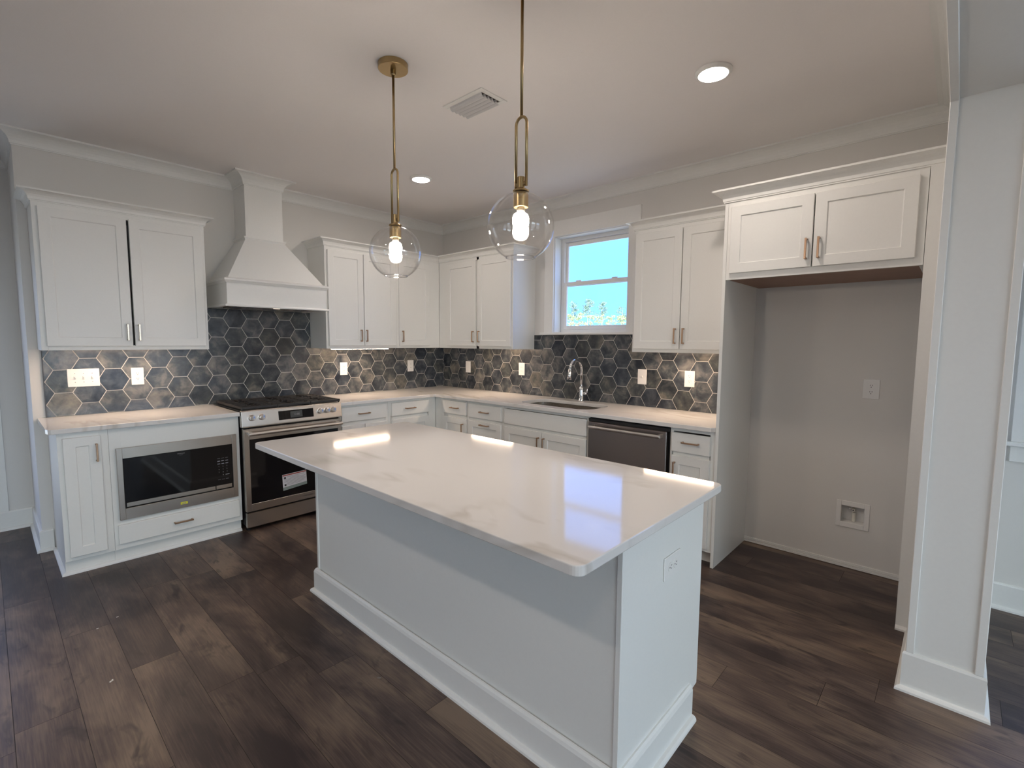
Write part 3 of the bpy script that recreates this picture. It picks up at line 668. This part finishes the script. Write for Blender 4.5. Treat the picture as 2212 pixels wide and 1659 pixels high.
rim('neck_moulding', HX0, HX1, HD, [(-.004, 2.240), (.004, 2.240), (.014, 2.258), (.018, 2.262), (.018, 2.272), (-.004, 2.276)])
rim('crown', HX0, HX1, HD, [(max(o, 0), z) for o, z in CR])
bm = B(); box(bm, HB0+.0185, HB1-.0185, -HBD+.0185, -.002, 1.712, 1.72); box(bm, HB0+.09, HB1-.09, -HBD+.09, -.09, 1.700, 1.7115); link('insert', bm, 'steel', t)
bm = B(); box(bm, -2.10, -2.05, -.42, -.410, 1.6965, 1.6998); link('hood_lamp', bm, emit('hood_led', (1, .85, .7), 1.5), t)

# ------------------------------------------------------------------ range
t = thing('gas_range', (-2.058, -.33, 0), 'stainless slide-in gas range with black grates and oven window', 'range')
RX0, RX1 = -2.444, -1.676
bm = B(); box(bm, RX0, RX1, -.625, -.03, .045, .905); link('body', bm, 'black', t)
bm = B(); prism(bm, rrect(-2.4535, -1.6685, -.655, -.025, .01, 3), .9155, .922); link('cooktop', bm, 'black', t, bevel=.002)
bm = B(); fprism(bm, 'S', [(.626, .798), (.676, .798), (.676, .806), (.660, .916), (.652, .923), (.626, .923)], -2.4535, -1.6685); link('control_panel', bm, 'steel', t, bevel=.002)
def dz(z): return .676-(z-.806)/(.916-.806)*.016
cp = t
bm = B()
a = [bm.verts.new(P('S', u, dz(z)+.0012, z)) for u, z in ((-2.190, .827), (-1.914, .827), (-1.914, .896), (-2.190, .896))]
b_ = [bm.verts.new(P('S', u, dz(z)-.002, z)) for u, z in ((-2.190, .827), (-1.914, .827), (-1.914, .896), (-2.190, .896))]
bm.faces.new(a); bm.faces.new(b_)
for k in range(4): bm.faces.new((a[k], a[(k+1) % 4], b_[(k+1) % 4], b_[k]))
dsp = link('display', bm, 'blackglass', t)
bm = B(); q = [bm.verts.new(P('S', u, dz(z)+.0016, z)) for u, z in ((-2.100, .838), (-2.005, .838), (-2.005, .887), (-2.100, .887))]; bm.faces.new(q); link('screen', bm, 'lcd', dsp)
text('clock_digits', '12:00', .022, 'S', -2.052, .674, .855, 'print', dsp)
for i, kx in enumerate((-2.384, -2.314, -1.858, -1.802, -1.748)):
    bm = B(); y_ = -dz(.868)
    lathe(bm, [(.025, y_+.002), (.025, y_-.004), (.021, y_-.006), (.019, y_-.030), (.016, y_-.033)], (kx, 0, .868), 24, 'y'); kb = link('knob', bm, 'steelh', t, smooth=False)
    bm = B(); box(bm, kx+.000, kx+.013, y_-.0345, y_-.0335, .856, .887); box(bm, kx+.002, kx+.011, y_-.0352, y_-.0345, .866, .880, 1); st = link('sticker', bm, ['stick_w', 'stick_b'], kb)
bm = B(); w0, w1, wz0, wz1 = -2.408, -1.708, .213, .705
for q in ((RX0, w0, .158, .786), (w1, RX1, .158, .786), (w0, w1, .158, wz0), (w0, w1, wz1, .786)): box(bm, q[0], q[1], -.672, -.628, q[2], q[3])
dr_ = link('oven_door', bm, 'steel', t, bevel=.001)
bm = B(); box(bm, w0-.001, w1+.001, -.668, -.632, wz0-.001, wz1+.001); link('window', bm, 'blackglass', dr_)
bm = B(); tube(bm, [(-2.428, -.722, .752), (-1.692, -.722, .752)], .0135, 16)
for x in (-2.405, -1.715): box(bm, x-.012, x+.012, -.716, -.672, .742, .762)
link('door_handle', bm, 'steelh', dr_, bevel=.001)
text('lettering', 'FRIGIDAIRE', .017, 'S', -1.985, .6728, .182, 'slot', dr_)
# warning label on the oven window
bm = B(); Q = [(-2.179, .390), (-1.989, .398), (-1.984, .282), (-2.174, .262)]
def sq(u0, v0, u1, v1, d, mi):
    def pt(u, v):
        tx = (Q[0][0]*(1-u)+Q[1][0]*u)*(1-v)+(Q[3][0]*(1-u)+Q[2][0]*u)*v; tz = (Q[0][1]*(1-u)+Q[1][1]*u)*(1-v)+(Q[3][1]*(1-u)+Q[2][1]*u)*v
        return bm.verts.new((tx, -d, tz))
    f = bm.faces.new((pt(u0, v0), pt(u1, v0), pt(u1, v1), pt(u0, v1))); f.material_index = mi
sq(0, 0, 1, 1, .6686, 0); sq(.01, .03, .99, .10, .6690, 1); sq(0, .80, 1, 1, .6690, 2)
for k, (a0, b0) in enumerate(((.18, .9), (.3, .7), (.06, .95), (.06, .9), (.06, .95), (.16, .95), (.16, .9), (.16, .8))): sq(a0, .17+k*.075, b0, .19+k*.075, .6690, 3)
sq(.06, .17, .14, .28, .6694, 4); sq(.06, .62, .14, .73, .6694, 4)
link('warning_label', bm, ['stick_w', 'stick_r', 'stick_g', 'stick_t', 'black'], dr_)
bm = B(); box(bm, RX0+.003, RX1-.003, -.660, -.628, .030, .143); link('drawer', bm, 'steel', t, bevel=.003)
for x in (RX0+.03, RX1-.03):
    bm = B(); lathe(bm, [(.018, .0005), (.018, .010), (.009, .014), (.009, .044)], (x, -.60, 0), 16); link('foot', bm, 'black', t)
for k in range(3):                                                     # three cast-iron grates
    gx0 = -2.446+k*.2592; gx1 = gx0+.2562; bm = B(); za, zb = .936, .950
    for q in ((gx0, gx1, -.652, -.630), (gx0, gx1, -.100, -.084), (gx0, gx0+.012, -.63, -.10), (gx1-.012, gx1, -.63, -.10)): box(bm, q[0], q[1], q[2], q[3], za-.004, zb)
    cxg = (gx0+gx1)/2
    for i in range(7):
        yy = -.16-i*.067; box(bm, gx0+.012, cxg-.035, yy-.005, yy+.005, za, zb); box(bm, cxg+.035, gx1-.012, yy-.005, yy+.005, za, zb)
    box(bm, gx0+.012, gx1-.012, -.372, -.362, za, zb); box(bm, cxg-.005, cxg+.005, -.63, -.52, za, zb); box(bm, cxg-.005, cxg+.005, -.21, -.10, za, zb); box(bm, cxg-.005, cxg+.005, -.42, -.31, za, zb)
    for x in (gx0+.006, gx1-.006):
        for y in (-.64, -.092): box(bm, x-.006, x+.006, y-.006, y+.006, .9222, za)
    link('grate', bm, 'castiron', t, bevel=.002)
for x, y, r in ((-2.318, -.50, .045), (-2.318, -.23, .038), (-2.058, -.365, .055), (-1.800, -.50, .045), (-1.800, -.23, .034)):
    bm = B(); lathe(bm, [(r, .9222), (r, .928), (r*.8, .930), (r*.8, .936), (r*.7, .938)], (x, y, 0), 24); link('burner', bm, 'black', t)

# ------------------------------------------------------------------ microwave
t = thing('microwave', (-2.832, -.4, .284), 'built-in stainless microwave with black glass door under the left counter', 'microwave')
bm = B(); m0, m1, n0, n1 = -3.179, -2.484, .284, .753; a0, a1, c0, c1 = -3.149, -2.514, .358, .684
for q in ((m0, a0, n0, n1), (a1, m1, n0, n1), (a0, a1, n0, c0), (a0, a1, c1, n1)): box(bm, q[0], q[1], -.632, -.6115, q[2], q[3])
link('trim_frame', bm, 'steel', t, bevel=.0015)
bm = B(); box(bm, -3.145, -2.518, -.60, -.15, .34, .69); link('body', bm, 'black', t)
bm = B(); box(bm, a0+.001, a1-.001, -.622, -.601, c0+.001, c1-.001); dr_ = link('door', bm, 'blackglass', t, bevel=.001)
bm = B(); box(bm, -3.140, -2.632, -.6265, -.6225, .366, .392); box(bm, -2.626, -2.524, -.6265, -.6225, .366, .392); link('lower_strip', bm, 'steel', dr_)
text('lettering', 'FRIGIDAIRE', .0085, 'S', -2.83, .6226, .662, 'print', dr_); text('lettering', 'GALLERY', .005, 'S', -2.83, .6226, .653, 'stick_t', dr_)
kp = bpy.data.objects
for r_, row in enumerate(('123', '456', '789', ' 0')):
    for c_, ch in enumerate(row):
        if ch != ' ': text('keypad_digit', ch, .011, 'S', -2.603+c_*.026, .6226, .525-r_*.021, 'print', dr_)
for zc_, hz_ in ((.569, .003), (.549, .003), (.589, .001), (.433, .001)):
    for c_ in range(3): bm = B(); fbox(bm, 'S', -2.612+c_*.026, -2.594+c_*.026, .6222, .6226, zc_-hz_, zc_+hz_); link('keypad_key', bm, 'stick_t', dr_)
bm = B(); fbox(bm, 'S', -2.562, -2.536, .6222, .6226, .463, .467); link('keypad_key', bm, 'print', dr_)
bm = B(); box(bm, -2.850, -2.808, -.6328, -.6322, .310, .326); box(bm, -2.842, -2.818, -.6332, -.6328, .315, .320, 1); link('sticker', bm, ['stick_y', 'stick_g'], t)

# ------------------------------------------------------------------ dishwasher
t = thing('dishwasher', (-.35, -2.80, 0), 'dark stainless dishwasher with bar handle under the sink counter', 'dishwasher')
bm = B(); box(bm, -.60, -.03, -3.1205, -2.4785, .10, .8835); box(bm, -.56, -.03, -3.118, -2.481, 0, .10); link('body', bm, 'black', t)
bm = B(); box(bm, -.637, -.601, -3.105, -2.480, .115, .849); d_ = link('door', bm, 'dsteel', t, bevel=.004)
bm = B(); box(bm, -.628, -.601, -3.119, -2.4795, .850, .872); link('control_strip', bm, 'black', t)
bm = B(); tube(bm, [(-.690, -3.082, .817), (-.690, -2.520, .817)], .012, 16)
for y in (-3.072, -2.530): box(bm, -.688, -.637, y-.011, y+.011, .806, .828)
link('handle', bm, 'steelh', d_, bevel=.001)

# ------------------------------------------------------------------ pendants
def pendant(y, label):
    x, zc, R = -2.300, 1.880, .127
    t = thing('pendant_light', (x, y, zc), label, 'pendant light', 'globe pendants over the island')
    bm = B(); lathe(bm, [(.0705, H-.0005), (.0705, H-.026), (.069, H-.028)], (x, y, 0), 48); lathe(bm, [(.013, H-.028), (.013, H-.050), (.009, H-.054)], (x, y, 0), 20); link('canopy', bm, 'brass', t, bevel=.001)
    bm = B(); tube(bm, [(x, y, H-.03), (x, y, 2.283)], .0058, 12); link('rod', bm, 'brass', t, smooth=True)
    bm = B(); hw = .026; pts = [(x, y-hw, 2.026)]+[(x, y-hw*math.cos(math.pi*i/12), 2.253+hw*math.sin(math.pi*i/12)) for i in range(13)]+[(x, y+hw, 2.026)]
    tube(bm, pts, .0055, 12); link('loop', bm, 'brass', t, smooth=True)
    bm = B(); box(bm, x-.006, x+.006, y-hw, y+hw, 2.030, 2.042); lathe(bm, [(.014, 2.062), (.014, 2.024), (.016, 2.020)], (x, y, 0), 24); lathe(bm, [(.020, 2.019), (.030, 2.014), (.031, 2.008), (.026, 2.0075)], (x, y, 0), 32); link('cap', bm, 'brass', t)
    bm = B(); lathe(bm, [(.027, 2.004), (.0285, 1.996), (.0285, 1.952), (.027, 1.9505), (.018, 1.9505)], (x, y, 0), 32); link('socket', bm, 'brass', t, smooth=False)
    pr = []
    a0 = math.radians(14); a1 = math.radians(180-25.6)
    for i in range(33): a = a0+(a1-a0)*i/32; pr.append((R*math.sin(a), R*math.cos(a)))
    for i in range(33): a = a1-(a1-a0)*i/32; pr.append(((R-.0025)*math.sin(a), (R-.0025)*math.cos(a)))
    bm = B(); lathe(bm, pr, (x, y, zc), 64, close=True); link('globe_shade', bm, 'globe', t, smooth=True)
    bm = B(); lathe(bm, [(.0550+.0026*math.cos(k*math.pi/4), zc-.1148+.0026*math.sin(k*math.pi/4)) for k in range(8)], (x, y, 0), 48, close=True); link('globe_rim', bm, 'rim', t, smooth=True)
    bm = B(); lathe(bm, [(.013, 1.9503), (.015, 1.945), (.016, 1.930)], (x, y, 0), 24); bb = link('bulb_neck', bm, 'bulbbase', t, smooth=True)
    bm = B(); lathe(bm, [(.020, 1.9295), (.027, 1.924), (.031, 1.912), (.031, 1.893), (.027, 1.877), (.018, 1.867), (.006, 1.864)], (x, y, 0), 24); link('bulb', bm, 'bulb', t, smooth=True)
    return t
pendant(-2.436, 'clear globe pendant over the far end of the island, ceiling canopy in view')
pendant(-3.262, 'nearer clear globe pendant, its rod running out of the picture top')

# ------------------------------------------------------------------ ceiling lights, vent
def can(x, y, label, mat='can'):
    t = thing('recessed_light', (x, y, H), label, 'ceiling light', 'round ceiling lights')
    bm = B(); lathe(bm, [(.086, H-.0005), (.086, H-.006), (.076, H-.017), (.069, H-.017), (.0665, H-.010)], (x, y, 0), 48); link('trim_ring', bm, 'trim', t, smooth=False)
    bm = B(); lathe(bm, [(.0665, H-.010), (.0660, H-.0155), (.04, H-.0165)], (x, y, 0), 32); link('lens', bm, mat, t)
can(-1.217, -1.208, 'small lit ceiling light, the farther one, above the corner cabinets')
can(-1.217, -3.548, 'lit round ceiling light, the nearer one, toward the fridge niche')
for x, y in ((-4.41, -2.9), (-4.41, -4.95), (-6.5, -2.9), (-2.6, -6.6), (-5.2, -6.6)): can(x, y, 'round ceiling light in the room behind the camera', 'can_big' if (x, y) == (-4.41, -2.9) else 'can')
t = thing('ceiling_vent', (-1.773, -2.44, H), 'white louvred air vent in the ceiling between the pendants and corner', 'air vent')
bm = B(); vx0, vx1, vy0, vy1 = -1.873, -1.673, -2.598, -2.284; m_ = .030
for q in ((vx0, vx0+m_, vy0, vy1), (vx1-m_, vx1, vy0, vy1), (vx0+m_, vx1-m_, vy0, vy0+m_), (vx0+m_, vx1-m_, vy1-m_, vy1)): box(bm, q[0], q[1], q[2], q[3], H-.005, H-.0004)
link('frame', bm, 'trim', t, bevel=.0015)
bm = B(); box(bm, vx0+m_, vx1-m_, vy0+m_, vy1-m_, H-.0012, H-.0003); link('backing', bm, 'slot', t)
bm = B(); k_ = 5; pw = (vx1-vx0-2*m_)/k_
for i in range(k_):
    xs = vx0+m_+i*pw; pr = [(0, .002), (.002, -.010), (.007, -.017), (.014, -.021), (pw*.78, -.022), (pw*.78, -.0205), (.0145, -.0195), (.008, -.0155), (.0035, -.009), (.0015, .002)]
    a = [bm.verts.new((xs+dx, vy0+m_, H-.003+dzz)) for dx, dzz in pr]; b_ = [bm.verts.new((v.co.x, vy1-m_, v.co.z)) for v in a]; n_ = len(pr)
    bm.faces.new(a); bm.faces.new(b_[::-1])
    for k in range(n_): bm.faces.new((a[k], a[(k+1) % n_], b_[(k+1) % n_], b_[k]))
link('louvres', bm, 'vent', t)

# ------------------------------------------------------------------ under-cabinet light bars
def bar(face, u0, u1, label, z=1.3805):
    t = thing('under_cabinet_light', P(face, (u0+u1)/2, .265, z), label, 'cabinet light', 'light bars under the wall cabinets')
    bm = B(); fbox(bm, face, u0, u1, .216, .294, z, z+.007); link('housing', bm, 'plate', t)
    bm = B(); fbox(bm, face, u0+.004, u1-.004,   .220, .290, z-.004, z-.0003); link('diffuser', bm, 'bar', t)
bar('S', -3.30, -2.72, 'lit bar under the wall cabinet left of the hood'); bar('S', -1.525, -.945, 'glowing white bar under the cabinet right of the hood', 1.3665)
bar('W', -1.34, -.78, 'lit bar under the cabinet between corner and window'); bar('W', -3.32, -2.76, 'lit bar under the cabinet right of the window')

# ------------------------------------------------------------------ outlets and switches
def plate(name, face, u, z, d, label, kind, w_=.080, h_=.122, cat='outlet', rot=False, group='wall plates on the backsplash'):
    t = thing(name, P(face, u, d, z), label, cat, group)
    bm = B(); hw, hh = (h_/2, w_/2) if rot else (w_/2, h_/2)
    fbox(bm, face, u-hw, u+hw, d, d+.0055, z-hh, z+hh); link('cover_plate', bm, 'plate', t, bevel=.002)
    if kind == 'duplex':
        for s in (-1, 1):
            bm = B(); cu, cz = (u+s*.020, z) if rot else (u, z+s*.020)
            pts = [(cu+.0165*math.cos(a), cz+.0165*math.sin(a)) for a in [math.radians(k*15) for k in range(24)]]
            A = [bm.verts.new(P(face, p, d+.0055, q)) for p, q in pts]; C = [bm.verts.new(P(face, p, d+.0075, q)) for p, q in pts]
            bm.faces.new(C); bm.faces.new(A[::-1])
            for k in range(24): bm.faces.new((A[k], A[(k+1) % 24], C[(k+1) % 24], C[k]))
            rc = link('receptacle', bm, 'plate', t)
            bm = B()
            for a, b_, q in (((-.006, .004, 0), (.006, .004, 0), 0), ) : pass
            def slot(du, dzv, su, sz):
                if rot: du, dzv, su, sz = dzv, -du, sz, su
                fbox(bm, face, cu+du-su, cu+du+su, d+.0074, d+.0078, cz+dzv-sz, cz+dzv+sz)
            slot(-.0055, .004, .0011, .0042); slot(.0055, .004, .0011, .0036); slot(0, -.0075, .0024, .0022)
            link('slots', bm, 'slot', rc)
    elif kind == 'toggle3':
        for k in (-1, 0, 1):
            bm = B(); cu = u+k*.046; fbox(bm, face, cu-.006, cu+.006, d+.0055, d+.008, z-.012, z+.012); fbox(bm, face, cu-.0045, cu+.0045, d+.008, d+.019, z-.002, z+.007); link('toggle', bm, 'plate', t, bevel=.001)
            bm = B()
            for s in (-1, 1): fbox(bm, face, cu-.002, cu+.002, d+.0054, d+.0060, z+s*.030-.002, z+s*.030+.002)
            link('screws', bm, 'slot', t)
    elif kind == 'toggle1':
        bm = B(); fbox(bm, face, u-.006, u+.006, d+.0055, d+.008, z-.012, z+.012); fbox(bm, face, u-.0045, u+.0045, d+.008, d+.019, z-.002, z+.008); link('toggle', bm, 'plate', t, bevel=.001)
    elif kind == 'decora':
        bm = B(); fbox(bm, face, u-.0165, u+.0165, d+.0055, d+.0075, z-.033, z+.033); dd = link('rocker', bm, 'plate', t, bevel=.001)
        if cat == 'outlet':
            bm = B()
            for s in (-1, 1): fbox(bm, face, u-.006, u-.004, d+.0074, d+.0078, z+s*.019-.004, z+s*.019+.004); fbox(bm, face, u+.004, u+.006, d+.0074, d+.0078, z+s*.019-.004, z+s*.019+.004)
            link('slots', bm, 'slot', dd)
    return t
plate('light_switch', 'S', -3.2435, 1.1745, .0102, 'wide white plate with three toggle switches on the tile at far left', 'toggle3', .172, .125, 'light switch')
plate('wall_outlet', 'S', -2.9395, 1.1705, .0102, 'white outlet on the tile beside the three-switch plate', 'duplex', .077, .128)
plate('wall_outlet', 'S', -1.287, 1.166, .0102, 'cream-lit outlet on the tile right of the range', 'decora', .080, .126)
plate('wall_outlet', 'S', -.485, 1.170, .0102, 'outlet on the range wall tile, nearest the room corner', 'decora', .080, .126)
plate('light_switch', 'W', -.447, 1.158, .0102, 'plain rocker switch on the sink wall tile, nearest the room corner', 'decora', .080, .126, 'light switch')
plate('wall_outlet', 'W', -1.253, 1.168, .0102, 'outlet on the tile just left of the faucet', 'decora', .080, .126)
plate('light_switch', 'W', -2.589, 1.161, .0102, 'single toggle switch on the tile right of the faucet', 'toggle1', .080, .126, 'light switch')
plate('wall_outlet', 'W', -2.990, 1.165, .0102, 'white outlet on the tile close to the tall panel', 'duplex', .080, .126)
plate('wall_outlet', 'W', -4.130, 1.166, .0005, 'white outlet on the bare wall inside the fridge niche', 'duplex', .085, .122, group='outlets away from the tile')
plate('wall_outlet', 'S', -2.143, .682, -IY0+.0003, 'white sideways outlet on the near end of the island', 'duplex', .080, .126, rot=True, group='outlets away from the tile')
# ice-maker water box
t = thing('water_box', (0, -4.079, .352), 'white recessed water supply box low on the fridge niche wall', 'water box')
bm = B(); w0, w1, h0, h1 = -4.168, -3.990, .266, .438
for q in ((w0, w0+.028, h0, h1), (w1-.028, w1, h0, h1), (w0+.028, w1-.028, h0, h0+.032), (w0+.028, w1-.028, h1-.032, h1)): fbox(bm, 'W', q[0], q[1], .0004, .006, q[2], q[3])
link('frame', bm, 'plate', t, bevel=.002)
bm = B(); y0_, y1_, z0_, z1_ = BOXH
for q in ((y0_, y0_+.004, z0_, z1_), (y1_-.004, y1_, z0_, z1_), (y0_, y1_, z0_, z0_+.004), (y0_, y1_, z1_-.004, z1_)): fbox(bm, 'W', q[0], q[1], -.075, .0002, q[2], q[3])
fbox(bm, 'W', y0_, y1_, -.079, -.075, z0_, z1_); link('box', bm, 'plate', t)
bm = B(); tube(bm, [(.045, -4.080, .300), (.045, -4.080, .358)], .011, 14); tube(bm, [(.045, -4.080, .365), (.045, -4.080, .388)], .007, 12); tube(bm, [(.045, -4.080, .380), (.015, -4.080, .380)], [.011, .009], 14); link('valve', bm, 'valve', t)
bm = B(); tube(bm, [(.040, -4.080, .382), (.034, -4.062, .384), (.030, -4.052, .384)], [.004, .006, .008], 10); link('valve_handle', bm, 'chrome', t)
bm = B(); lathe(bm, [(.004, .0145), (.004, .0135)], (0, -4.080, .380), 12, 'x'); link('port', bm, 'slot', t)

# ------------------------------------------------------------------ specks of rubbish on the floor
def fleck(x, y, L, a, label, mat='fleck', w_=.004, shape=0):
    bm = B(); n_ = 6; top = []; bot = []
    for i in range(n_+1):
        s = i/n_-.5; cx_ = s*L; cv = math.sin(i*1.3)*w_*.5 if not shape else 0; hw = w_*(.3+.7*math.cos(s*2.6)) if not shape else w_
        top.append((cx_, cv+hw)); bot.append((cx_, cv-hw))
    pl = [(x+px*math.cos(a)-py*math.sin(a), y+px*math.sin(a)+py*math.cos(a)) for px, py in top+bot[::-1]]
    prism(bm, pl, .0003, .0018); tag(link('floor_debris', bm, mat), label, 'debris', 'specks lying on the floor')['kind'] = 'thing'
for q in FLECKS if 'FLECKS' in globals() else []: fleck(*q)
fleck(-3.425, -1.960, .020, .9, 'largest white paint fleck on the planks at lower left')
fleck(-3.318, -1.372, .010, .2, 'small white fleck on the planks left of the island end', w_=.002)
fleck(-3.405, -1.430, .010, .1, 'tiny pale fleck further left than its neighbour', w_=.002)
fleck(-2.640, -2.770, .016, -1.0, 'small clear rectangular tag on the planks beside the island', 'tape', .0035, 1)

# ------------------------------------------------------------------ outside: field and trees seen through the window
bm = B(); prism(bm, [(-60, -120), (260, -120), (260, 220), (-60, 220)], -.8, -.5)
struct(link('ground', bm, 'grass'), 'open field beyond the house')
def tree(x, y, h, pine, seed, label):
    rn = random.Random(seed); t = thing('pine_tree' if pine else 'leafy_tree', (x, y, -.5), label, 'tree', 'trees beyond the field')
    bm = B(); tube(bm, [(x, y, -.5), (x+rn.uniform(-.2, .2), y+rn.uniform(-.2, .2), h*.5), (x+rn.uniform(-.3, .3), y+rn.uniform(-.3, .3), h*.96)], [.14, .10, .03], 8)
    for i in range(5 if pine else 9):
        zz = h*rn.uniform(.6 if pine else .3, .92); a = rn.uniform(0, 6.28); L = h*rn.uniform(.08, .16); tube(bm, [(x, y, zz), (x+L*math.cos(a), y+L*math.sin(a), zz+L*.5)], [.05, .015], 5)
    link('trunk', bm, 'bark', t)
    bm = B()
    for i in range(14 if pine else 40):
        if pine: zz = h*rn.uniform(.66, 1.0); sp = h*.12*(1.2-abs(zz/h-.8)*3)
        else: zz = h*rn.uniform(.18, 1.0); sp = h*.34*math.sqrt(max(.05, 1-(zz/h)**2))
        a = rn.uniform(0, 6.28); q = rn.uniform(.2, 1)*sp; cx_, cy_ = x+q*math.cos(a), y+q*math.sin(a)
        for k in range(34):
            d = Vector((rn.gauss(0, 1), rn.gauss(0, 1), rn.gauss(0, .6)))*h*.030; c_ = Vector((cx_, cy_, zz))+d
            e1 = Vector((rn.gauss(0, 1), rn.gauss(0, 1), rn.gauss(0, 1))).normalized()*h*(.017 if pine else .024); e2 = e1.cross(Vector((rn.random(), rn.random(), rn.random()))).normalized()*h*.011
            bm.faces.new([bm.verts.new(c_+v) for v in (e1, e2, -e1, -e2)])
    link('foliage', bm, 'needle' if pine else 'leaf', t)
for k, (px, h, pine, dist, lb) in enumerate(TREES if 'TREES' in globals() else (
        (1236, 10.9, 1, 120, 'pine at the left edge of the sink window view'), (1266, 11.9, 1, 122, 'tallest thin pine seen through the sink window'),
        (1298, 10.7, 1, 118, 'broad-crowned pine near the middle of the sink window'), (1340, 9.8, 1, 120, 'pine at the right edge of the sink window view'),
        (1228, 5.0, 0, 64, 'leafy tree lowest left in the sink window'), (1250, 6.6, 0, 92, 'leafy tree under the left pine'), (1275, 5.3, 0, 70, 'leafy tree left of the window middle'),
        (1296, 7.0, 0, 100, 'leafy tree under the broad pine'), (1316, 5.6, 0, 77, 'pale leafy tree right of the window middle'), (1340, 7.4, 0, 108, 'leafy tree filling the right window corner'), (1362, 6.0, 0, 84, 'leafy tree hidden partly by the window casing'))):
    d = fw*CF+rr*(px-1106); d = Vector((d.x, d.y)).normalized()*dist
    tree(CX+d.x, CY+d.y, h, pine, k+3, lb)
